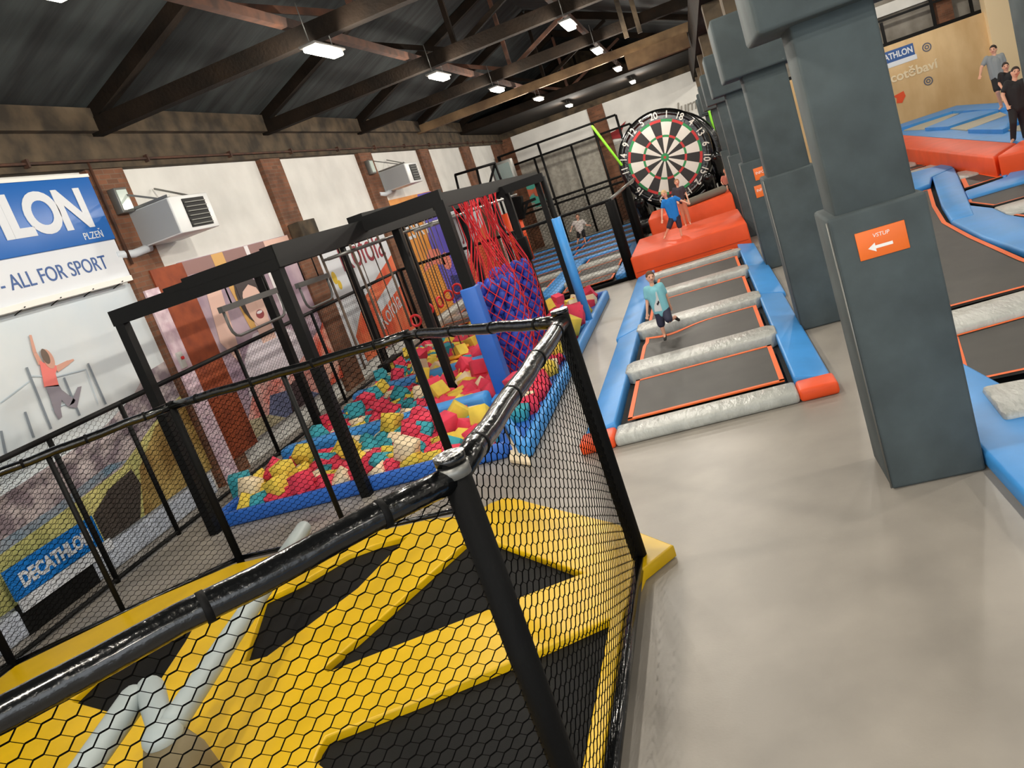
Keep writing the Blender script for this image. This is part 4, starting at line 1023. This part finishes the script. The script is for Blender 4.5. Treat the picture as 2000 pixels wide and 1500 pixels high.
# blue dividers
ppad([(1820, 343), (1864, 327), (1884, 372), (1903, 418), (1857, 430), (1838, 400)], .2, M_blue, 'divider_pad')
ppad([(1858, 432), (1895, 400), (1940, 405), (1968, 418), (2100, 440), (2140, 520), (2000, 490), (1920, 462)], .19, M_blue, 'divider_pad')
ppad([(1776, 338), (1850, 318), (1862, 326), (1819, 345), (1816, 358), (1782, 371)], .22, M_blue, 'divider_pad')
ppad([(1884, 373), (1965, 345), (1978, 328), (2120, 290), (2120, 318), (1890, 386)], .18, M_blue, 'divider_pad')
ppad([(1940, 405), (2150, 345), (2150, 372), (1970, 418)], .17, M_grey, 'cross_pad', .12)
ppad([(1868, 336), (1908, 328), (1912, 337), (1874, 348)], .17, M_grey, 'cross_pad', .12)
ppad([(1770, 318), (1788, 312), (1790, 320), (1772, 326)], .17, M_grey, 'cross_pad', .12)
ppad([(1770, 336), (1845, 313), (1850, 318), (1776, 340)], .17, M_grey, 'cross_pad', .12)
ppad([(1764, 303), (1850, 318), (1980, 332), (1964, 344), (1908, 334), (1864, 326), (1845, 316), (1788, 312)], .15, M_blue, 'border_pad', .1)
pbed([(1890, 388), (2150, 312), (2150, 343), (1940, 402), (1893, 396)], .13)
pbed([(1876, 350), (1912, 337), (1958, 345), (1884, 368)], .13, web=.09)
pbed([(1770, 330), (1792, 320), (1818, 320), (1775, 334)], .13, web=.07)
pbed([(1975, 420), (2200, 352), (2200, 436), (2100, 436)], .13)
# orange long block and people platform
ZO = .56
def q3(x, y, z): v = atz(x, y, z); return (v.x, v.y)
A = q3(1755, 288, ZO); B = q3(1940, 306, ZO); A2 = q3(1752, 262, ZO); B2 = q3(1985, 278, ZO)
blk = thing('foam_block', (A[0], A[1], 0), 'long low orange vinyl block crossing behind the right trampoline court', 'foam block')
MB().prism([A, B, B2, A2], 0, ZO).build('cover', M_org, blk, bevel=.05)
Cc = q3(2060, 285, ZO); Dd = q3(2060, 262, ZO)
blk = thing('foam_block', (B[0] + 1, B[1], 0), 'orange vinyl corner block under the man in black at the right edge', 'foam block')
bx_, by_ = B[0] + .05, B[1] - .05
MB().prism([(bx_, by_), (bx_ + .9, by_ - 1.1), (bx_ + 3.5, by_ - .4), (bx_ + 3.5, by_ + 3), (B2[0] + .04, B2[1])], 0, ZO).build('cover', M_org, blk, bevel=.05)
# raised blue court before the plywood wall
YW = 40.0
inc = thing('raised_trampoline_court', (10, 30, 0), 'raised blue court with beige strips between the orange block and the plywood wall', 'trampoline')
def flat(px_, z, th, m, nm):
    return MB().prism([tuple(atz(*q, z)[:2]) for q in px_], z - th, z).build(nm, m, inc)
flat([(1752, 262.5), (1985, 279), (2090, 286), (2090, 196), (1947, 201), (1868, 206), (1700, 262)], .54, .5, M_blue, 'blue_pad')
flat([(1765, 254), (1862, 219), (1874, 221), (1806, 252)], .57, .04, mat('beige_strip', (186, 178, 158), .6), 'beige_strip')
flat([(1850, 250), (1948, 216), (1966, 224), (1888, 254)], .57, .04, MATS['beige_strip'], 'beige_strip')
flat([(1960, 254), (1992, 240), (2050, 236), (2050, 254)], .57, .04, MATS['beige_strip'], 'beige_strip')
flat([(1752, 246), (1862, 210), (1947, 204), (1980, 205), (1950, 213), (1860, 217), (1752, 252)], .66, .12, M_blue, 'blue_pad')
flat([(1806, 250), (1878, 221), (1950, 211), (1950, 215), (1852, 247)], .64, .1, M_blue, 'blue_pad')
flat([(1890, 253), (1968, 225), (2050, 222), (2050, 234), (1990, 238), (1958, 253)], .64, .1, M_blue, 'blue_pad')
# plywood wall
ww = thing('plywood_wall', (9, YW, 0), 'tall plywood jumping wall with blue sponsor sticker and white lettering', 'wall')
MB().box((2.4, YW, 0), (12.5, YW + .25, 3.7)).build('plywood', M_wood, ww)
MB().box((12.5, YW - .3, 0), (13.5, YW + .25, 7)).build('pale_board', M_woodl, ww)
def on_y(x, y, Y=YW - .01): return aty(x, y, Y)
a = on_y(1722, 103); b = on_y(1783, 86); c = on_y(1787, 106)
MB().box((a.x - .5, YW - .02, c.z + .0), (b.x, YW, b.z + .05)).build('blue_sticker', mat('navy_sign', (44, 86, 150), .5), ww)
MB().box((a.x - .5, YW - .02, c.z - .2), (b.x + .05, YW, c.z)).build('white_strip', M_bwhite, ww)
text_obj('lettering', 'DECATHLON', .35, (b.x - .05, YW - .03, c.z + .13), (1, 0, 0), (0, 0, 1), M_bwhite, ww, .003, bold=.01, align='RIGHT', sx=.8)
e = on_y(1832, 130)
text_obj('lettering', 'cotěbaví', .54, (e.x, YW - .02, e.z - .02), (1, 0, 0), (0, 0, 1), mat('faded_white_paint', (236, 218, 184), .8), ww, .003, bold=.012, align='RIGHT')
for q in ((1810, 92), (1813, 158)):
    v = on_y(*q)
    mb = MB(); mb.torus((v.x, YW - .015, v.z), .16, .022, RX, 20, 6); mb.torus((v.x, YW - .015, v.z), .07, .02, RX, 14, 6)
    mb.build('round_logo', mat('logo_slate', (96, 104, 128), .7), ww)
v = on_y(1757, 190); MB().prism([(-.25, .12), (.2, .2), (.24, -.02), (.05, -.26), (-.16, -.2), (-.12, .0)], 0, .012, mtx=Matrix(((1,0,0,v.x),(0,0,-1,YW-.005),(0,1,0,v.z),(0,0,0,1)))).build('orange_patch', M_org, ww)
v = on_y(1943, 28); MB().box((v.x - .18, YW - .1, v.z - .16), (v.x + .1, YW, v.z + .22)).build('grey_box', M_gsteel, ww)
# gallery railing above the plywood wall
gl = thing('gallery_railing', (8, YW + .3, 3.7), 'black gallery railing with dull grey panels above the plywood wall', 'railing')
MB().box((2.4, YW + .26, 3.7), (12.5, YW + .5, 3.85)).build('bottom_rail', M_steel, gl)
MB().box((4.2, YW + .26, 4.72), (12.5, YW + .34, 4.82)).build('top_rail', M_steel, gl)
for x in (5.5, 7.0, 8.75, 10.75, 12.2): MB().box((x - .06, YW + .28, 3.6), (x + .06, YW + .36, 5.9 if x > 10 else 4.7)).build('upright', M_steel, gl)
tag(MB().box((2.4, YB - .3, 0), (16.9, YB - .16, 5.6)).build('partition_wall', mat('dull_grey_wall', (158, 152, 142), .9, rgb2=(128, 122, 112), vscale=1.5)), 'dull grey partition wall rising behind the gallery railing', 'wall')
tag(MB().box((4.2, YW + .8, 4.95), (12.5, YW + 1.0, 5.4)).build('pale_header', M_white), 'pale plastered header beam behind the gallery railing', 'beam')
tag(MB().box((11.0, YW + .6, 0), (11.6, YW + 1.1, 6.0)).build('brick_pier', M_brick), 'dark brick pier behind the gallery railing', 'pier')
# nearer padded pillar at the right edge
p = aty(1966, 0, 15)
t = thing('padded_pillar', (5.6, 15.3, 0), 'dark slate padded pillar cut off by the right edge behind the standing man', 'pillar')
bevel_box('pad', (5.27, 15.0, 0.03), (5.95, 15.7, 4.4), M_pad, t, .03)

# ------------------------------------------------------------------ people
def solid(name, mb, m, parent, voxel=.011, smooth=6):
    tmp = mb.build('tmp', m, None, off=Vector((0, 0, 0)))
    md = tmp.modifiers.new('r', 'REMESH'); md.mode = 'VOXEL'; md.voxel_size = voxel; md.use_smooth_shade = True
    sm = tmp.modifiers.new('s', 'SMOOTH'); sm.iterations = smooth; sm.factor = .5
    bpy.context.view_layer.update()
    me = bpy.data.meshes.new_from_object(tmp.evaluated_get(bpy.context.evaluated_depsgraph_get()))
    old = tmp.data; bpy.data.objects.remove(tmp); bpy.data.meshes.remove(old)
    me.name = name; off = wloc(parent)
    for v in me.vertices: v.co -= off
    me.materials.clear(); me.materials.append(m)
    for p in me.polygons: p.use_smooth = True
    o = bpy.data.objects.new(name, me); C.objects.link(o); o.parent = parent; WL[o.name] = off
    return o
SKIN = mat('skin_fair', (226, 170, 142), .55); SKIN2 = mat('skin_tan', (206, 150, 122), .55)
def person(label, J, H, face, shirt, legs, hair, skin=SKIN, legtype='shorts', sleeve='short', shoes=None, loc=None, long_hair=False, voxel=.011):
    J = {k: Vector(v) for k, v in J.items()}
    s = H / 1.75
    ground = min(J['anL'].z, J['anR'].z)
    t = thing('person', loc or (J['hip'].x, J['hip'].y, ground - .06 * s), label, 'person')
    face = Vector(face).normalized()
    kid = 1.18 if H < 1.5 else 1.0
    up = (J['head'] - J['neck']).normalized(); side = face.cross(up).normalized(); fwd = up.cross(side).normalized()
    tup = (J['neck'] - J['hip']).normalized(); shv = (J['shR'] - J['shL'])
    hr = .105 * s * kid
    HM = Matrix((side, fwd, up)).transposed()
    def torso(mb, g):
        c = J['neck'].lerp(J['hip'], .28); w_ = J['neck'].lerp(J['hip'], .68); p = J['hip']
        sv = shv.normalized()
        for a, b, r1, r2 in ((J['shL'].lerp(J['neck'], .3) - tup * .05 * s, J['hip'] + sv * -.075 * s, .072, .092), (J['shR'].lerp(J['neck'], .3) - tup * .05 * s, J['hip'] + sv * .075 * s, .072, .092), (c, w_, .115, .105), (w_, p, .105, .11)):
            mb.capsule(a, b, r1 * s + g, r2 * s + g)
        mb.capsule(J['shL'].lerp(J['shR'], .08) - tup * .015 * s, J['shR'].lerp(J['shL'], .08) - tup * .015 * s, .052 * s + g * .7, .052 * s + g * .7)
    def limb(mb, a, b, c, r, g=0, f1=1.0):
        m = J[b]; e = J[c]; mb.capsule(J[a], m, r[0]*s+g, r[1]*s+g); mb.capsule(m, m.lerp(e, f1), r[1]*s+g, (r[1]+(r[2]-r[1])*f1)*s+g)
    mb = MB(); torso(mb, 0)
    mb.capsule(J['neck'] - tup * .04 * s, J['head'] - up * hr * .4, .056 * s, .05 * s)
    mb.ellip(J['head'], hr * .78, hr * .95, hr * 1.12, HM); mb.ellip(J['head'] - up * hr * .55 + fwd * hr * .22, hr * .5, hr * .6, hr * .55, HM)
    mb.capsule(J['head'] + fwd * hr * .86 + up * hr * .05, J['head'] + fwd * hr * 1.08 - up * hr * .22, hr * .09, hr * .15)
    for sd in (-1, 1): mb.ellip(J['head'] + side * sd * hr * .8 - up * hr * .1, hr * .12, hr * .22, hr * .3, HM, 10)
    for sd in 'LR':
        limb(mb, 'sh' + sd, 'el' + sd, 'ha' + sd, (.052, .042, .028))
        limb(mb, 'hp' + sd, 'kn' + sd, 'an' + sd, (.085, .058, .038))
        # hand: palm, four fingers, thumb
        d = (J['ha' + sd] - J['el' + sd]).normalized(); wv = d.cross(face); wv = wv.normalized() if wv.length > .1 else side
        nv = wv.cross(d); h0 = J['ha' + sd]
        for k in (-.5, .5): mb.capsule(h0 + wv * k * .03 * s, h0 + d * .07 * s + wv * k * .045 * s, .019 * s, .018 * s, 8)
        fr_ = max(.0085 * s, .0068)
        for k, ln in enumerate((.062, .075, .07, .055)):
            b0 = h0 + d * .08 * s + wv * (k - 1.5) * .022 * s; b1 = b0 + d * ln * .55 * s + wv * (k - 1.5) * .004 * s; b2 = b1 + (d * .8 + nv * .5) * ln * .5 * s
            mb.capsule(b0, b1, fr_, fr_, 8); mb.capsule(b1, b2, fr_, fr_ * .9, 8)
        sg_ = 1 if sd == 'L' else -1
        mb.capsule(h0 + d * .02 * s - wv * .025 * s * sg_, h0 + d * .06 * s - wv * .06 * s * sg_ + nv * .01, fr_ * 1.2, fr_, 8)
        # foot
        mb.capsule(J['an' + sd], J['to' + sd], .036 * s, .026 * s, 10); mb.capsule(J['an' + sd] - tup * .02 * s, J['an' + sd] + (J['an' + sd] - J['to' + sd]) * .2, .03 * s, .034 * s, 10)
    body = solid('body', mb, skin, t, voxel=min(voxel, .0095) if H < 1.5 else voxel)
    # hair
    mb = MB(); mb.ellip(J['head'] + up * hr * .22 - fwd * hr * .14, hr * .86, hr * .98, hr * 1.0, HM)
    mb.ellip(J['head'] + up * hr * .55 + fwd * hr * .16, hr * .66, hr * .62, hr * .55, HM)
    if long_hair: mb.capsule(J['head'] - fwd * hr * .7, J['head'] - fwd * hr * 1.0 - up * hr * 1.9, hr * .55, hr * .3)
    hm = solid('hair', mb, hair, t, voxel=.009, smooth=3)
    # face features
    for sd in (-1, 1):
        e = J['head'] + side * sd * hr * .33 + fwd * hr * .84 + up * hr * .08
        MB().ellip(e, hr * .13, hr * .08, hr * .08, HM, 10).build('eye', mat('eye_dark', (52, 38, 32), .3), t)
        MB().capsule(e + up * hr * .2 - side * hr * .12 + fwd * hr * .03, e + up * hr * .2 + side * hr * .12 + fwd * hr * .03, hr * .035, hr * .03, 8).build('eyebrow', hair, t)
    mo = J['head'] + fwd * hr * .86 - up * hr * .5
    MB().capsule(mo - side * hr * .2, mo + side * hr * .2, hr * .06, hr * .06, 8).build('mouth', mat('lips', (176, 92, 86), .5), t)
    # clothes
    g = .014
    if shirt:
        mb = MB(); torso(mb, g + .006)
        mb.capsule(J['hip'] + tup * .02 * s, J['hip'] - tup * .03 * s, .13 * s, .135 * s)
        for sd in 'LR':
            f = .62 if sleeve == 'short' else 1.0
            mb.capsule(J['sh' + sd], J['sh' + sd].lerp(J['el' + sd], f), .062 * s + g * .6, .052 * s + g * .9)
            if sleeve == 'long': mb.capsule(J['el' + sd], J['el' + sd].lerp(J['ha' + sd], .95), .046 * s + g * .6, .034 * s + g * .5)
        solid('shirt', mb, shirt, t)
    if legs:
        mb = MB(); mb.capsule(J['hpL'], J['hpR'], .1 * s + g, .1 * s + g); mb.capsule(J['hip'], J['hip'] + tup * .04, .115 * s + g, .1 * s + g)
        for sd in 'LR':
            if legtype == 'shorts': mb.capsule(J['hp' + sd], J['hp' + sd].lerp(J['kn' + sd], .85), .09 * s + g, .078 * s + g)
            else: limb(mb, 'hp' + sd, 'kn' + sd, 'an' + sd, (.09, .062, .046), g * .8, .97)
        solid('shorts' if legtype == 'shorts' else 'trousers', mb, legs, t)
    if shoes:
        for sd in 'LR':
            mb = MB(); mb.capsule(J['an' + sd] - tup * .03 * s, J['to' + sd], .045 * s, .036 * s)
            mb.capsule(J['an' + sd] - tup * .03 * s, J['an' + sd] + (J['an' + sd] - J['to' + sd]) * .25 - tup * .02 * s, .045 * s, .043 * s)
            solid('shoe', mb, shoes, t, voxel=.01, smooth=3)
    return t
def jj(Y, **k):
    d = {}
    for n, v in k.items():
        d[n] = aty(v[0], v[1], Y + (v[2] if len(v) > 2 else 0))
    return d
teal = mat('tee_aqua', (128, 192, 202), .8); navy = mat('navy_cloth', (44, 46, 66), .8); brownhair = mat('hair_brown', (92, 66, 46), .8)
YK = 12.95
J = jj(YK, head=(1270, 541), neck=(1273, 556), shL=(1262, 565), shR=(1290, 557), elL=(1264, 590), elR=(1302, 578, .05), haL=(1264, 612, -.05), haR=(1308, 596, .1),
       hip=(1292, 607), hpL=(1287, 611), hpR=(1300, 606), knL=(1292, 636), knR=(1307, 626, -.12), anL=(1298, 655), anR=(1319, 619, .2), toL=(1299, 664, -.12), toR=(1326, 625, .24))
pk = person('boy in an aqua T-shirt and navy shorts bouncing on one leg on the trampoline lane', J, 1.18, (.25, -1, -.1), teal, navy, brownhair, shoes=mat('black_sock', (34, 36, 34), .8), loc=(kx, 12.9, .05))
off = J['neck'].lerp(J['hip'], .55)
mb = MB()
a = aty(1284, 571, YK - .16); 
pts = [(1282, 570), (1294, 608), (1276, 612), (1277, 598), (1281, 585)]
vs = [aty(*q, YK - .155) for q in pts]; 
sp = MB().add(vs + [v + Vector((0, .05, 0)) for v in vs], [(0,1,2,3,4), (9,8,7,6,5)] + [(i, 5+i, 5+(i+1)%5, (i+1)%5) for i in range(5)])
o = sp.build('shirt_print', mat('print_pale', (214, 216, 214), .8), pk)
sh = [c for c in pk.children if c.name.startswith('shirt') and 'print' not in c.name][0]
def hug(o, target, ins=.004):
    # press a thin print onto the shirt surface
    m = o.modifiers.new('sw', 'SHRINKWRAP'); m.target = target; m.offset = ins; m.wrap_method = 'NEAREST_SURFACEPOINT'
    bpy.context.view_layer.update()
    me = bpy.data.meshes.new_from_object(o.evaluated_get(bpy.context.evaluated_depsgraph_get())); me.name = o.name
    o.modifiers.clear(); o.data = me
def subdiv(o, n=4):
    bm = bmesh.new(); bm.from_mesh(o.data); bmesh.ops.triangulate(bm, faces=bm.faces[:]); bmesh.ops.subdivide_edges(bm, edges=bm.edges[:], cuts=n, use_grid_fill=True); bm.to_mesh(o.data); bm.free()
subdiv(o); hug(o, sh)
sp = MB(); vs = [aty(*q, YK - .16) for q in ((1280, 596), (1288, 588), (1290, 592), (1282, 599))]
sp.add(vs, [(0, 1, 2, 3)]); o = sp.build('shirt_print', mat('print_dark', (44, 42, 48), .8), pk); subdiv(o); hug(o, sh, .009)

blue = mat('tee_bright_blue', (20, 126, 214), .8); blond = mat('hair_blond', (204, 170, 120), .8)
YK = 22.2
J = jj(YK, head=(1297, 379), neck=(1302, 389), shL=(1296, 393), shR=(1318, 386), elL=(1293, 411), elR=(1331, 392), haL=(1293, 429, -.1), haR=(1342, 396, -.1),
       hip=(1317, 424), hpL=(1312, 427), hpR=(1323, 424), knL=(1306, 446, -.1), knR=(1328, 444), anL=(1299, 462), anR=(1331, 459), toL=(1297, 466, -.15), toR=(1336, 466, -.1))
person('blond child in a bright blue T-shirt and dark shorts standing on the front orange block', J, 1.3, (-.3, -1, -.05), blue, navy, blond)
YK = 24.3
J = jj(YK, head=(1322, 356), neck=(1324, 365), shL=(1316, 370), shR=(1333, 366), elL=(1313, 386), elR=(1340, 378), haL=(1322, 394, -.1), haR=(1344, 390, -.15),
       hip=(1329, 392), hpL=(1326, 394), hpR=(1334, 392), knL=(1333, 414), knR=(1341, 412), anL=(1339, 437), anR=(1347, 433), toL=(1340, 442, -.12), toR=(1349, 438, -.12))
person('child in a dark top and peach leggings standing right behind the blond child', J, 1.2, (.2, -1, -.05), mat('charcoal_cloth', (58, 52, 60), .8), mat('peach_cloth', (198, 136, 108), .8), mat('hair_light_brown', (166, 118, 84), .8), legtype='long', long_hair=True)
YK = 28.7
J = jj(YK, head=(1416, 334), neck=(1418, 342), shL=(1411, 346), shR=(1425, 344), elL=(1409, 356), elR=(1428, 355), haL=(1413, 362, -.12), haR=(1424, 364, -.12),
       hip=(1420, 362), hpL=(1416, 364), hpR=(1424, 362), knL=(1410, 366, -.3), knR=(1420, 364, -.32), anL=(1412, 370, -.36), anR=(1421, 372, -.4), toL=(1408, 371, -.5), toR=(1420, 373, -.55))
person('small bare armed child crouching at the right end of the rear orange block', J, 1.05, (-.4, -1, -.1), mat('pink_cloth', (206, 128, 110), .8), mat('black_cloth', (30, 30, 32), .8), mat('hair_auburn', (150, 92, 66), .8))
YK = 33.2
J = jj(YK, head=(1128, 423), neck=(1129, 431), shL=(1121, 434), shR=(1138, 431), elL=(1117, 443), elR=(1146, 440), haL=(1115, 449, -.1), haR=(1151, 440, -.1),
       hip=(1133, 451), hpL=(1130, 453), hpR=(1138, 451), knL=(1130, 464), knR=(1141, 462), anL=(1128, 473), anR=(1143, 471), toL=(1127, 476, -.1), toR=(1144, 475, -.1))
pc = person('child in a white and black top and black shorts jumping inside the far netted court', J, 1.35, (0, -1, 0), mat('white_black_tee', (208, 202, 196), .8), MATS['black_cloth'], MATS['hair_brown'])
# men at the right edge
YK = 20.6
black = MATS['black_cloth']; dkhair = mat('hair_dark', (48, 36, 30), .8)
J = jj(YK, head=(1983, 141), neck=(1981, 158), shL=(1967, 163), shR=(1996, 159), elL=(1958, 186), elR=(2003, 182), haL=(1968, 207, -.35), haR=(2006, 204, -.1),
       hip=(1984, 209), hpL=(1978, 211), hpR=(1992, 209), knL=(1979, 240, -.1), knR=(1998, 240, .05), anL=(1979, 272), anR=(2003, 268), toL=(1975, 279, -.2), toR=(2004, 276, -.2))
person('man in black T-shirt and black trousers walking on the orange block at the right edge', J, 1.72, (-.2, -1, -.35), black, black, dkhair, legtype='long')
YK = 27.0
J = jj(YK, head=(1940, 97), neck=(1942, 109), shL=(1927, 114), shR=(1956, 108), elL=(1917, 132), elR=(1964, 126), haL=(1914, 148, -.2), haR=(1962, 145, -.2),
       hip=(1948, 150), hpL=(1943, 152), hpR=(1954, 150), knL=(1948, 178, -.15), knR=(1962, 176, .2), anL=(1956, 208, .25), anR=(1972, 204, .1), toL=(1952, 213, .1), toR=(1970, 211, -.1))
person('man in a grey T-shirt and black shorts running in front of the plywood wall', J, 1.85, (-.6, -1, 0), mat('tee_grey', (142, 148, 150), .8), black, dkhair)
YK = 24.5
J = jj(YK, head=(1964, 130), neck=(1966, 141), shL=(1954, 146), shR=(1977, 142), elL=(1952, 164), elR=(1982, 160), haL=(1960, 176, -.3), haR=(1980, 176, -.2),
       hip=(1970, 182), hpL=(1966, 184), hpR=(1976, 182), knL=(1972, 208), knR=(1982, 206), anL=(1980, 236), anR=(1990, 234), toL=(1977, 241, -.15), toR=(1988, 240, -.15))
person('dark haired person in black half hidden between the two men at the right edge', J, 1.6, (-.2, -1, -.1), black, black, dkhair, legtype='long')
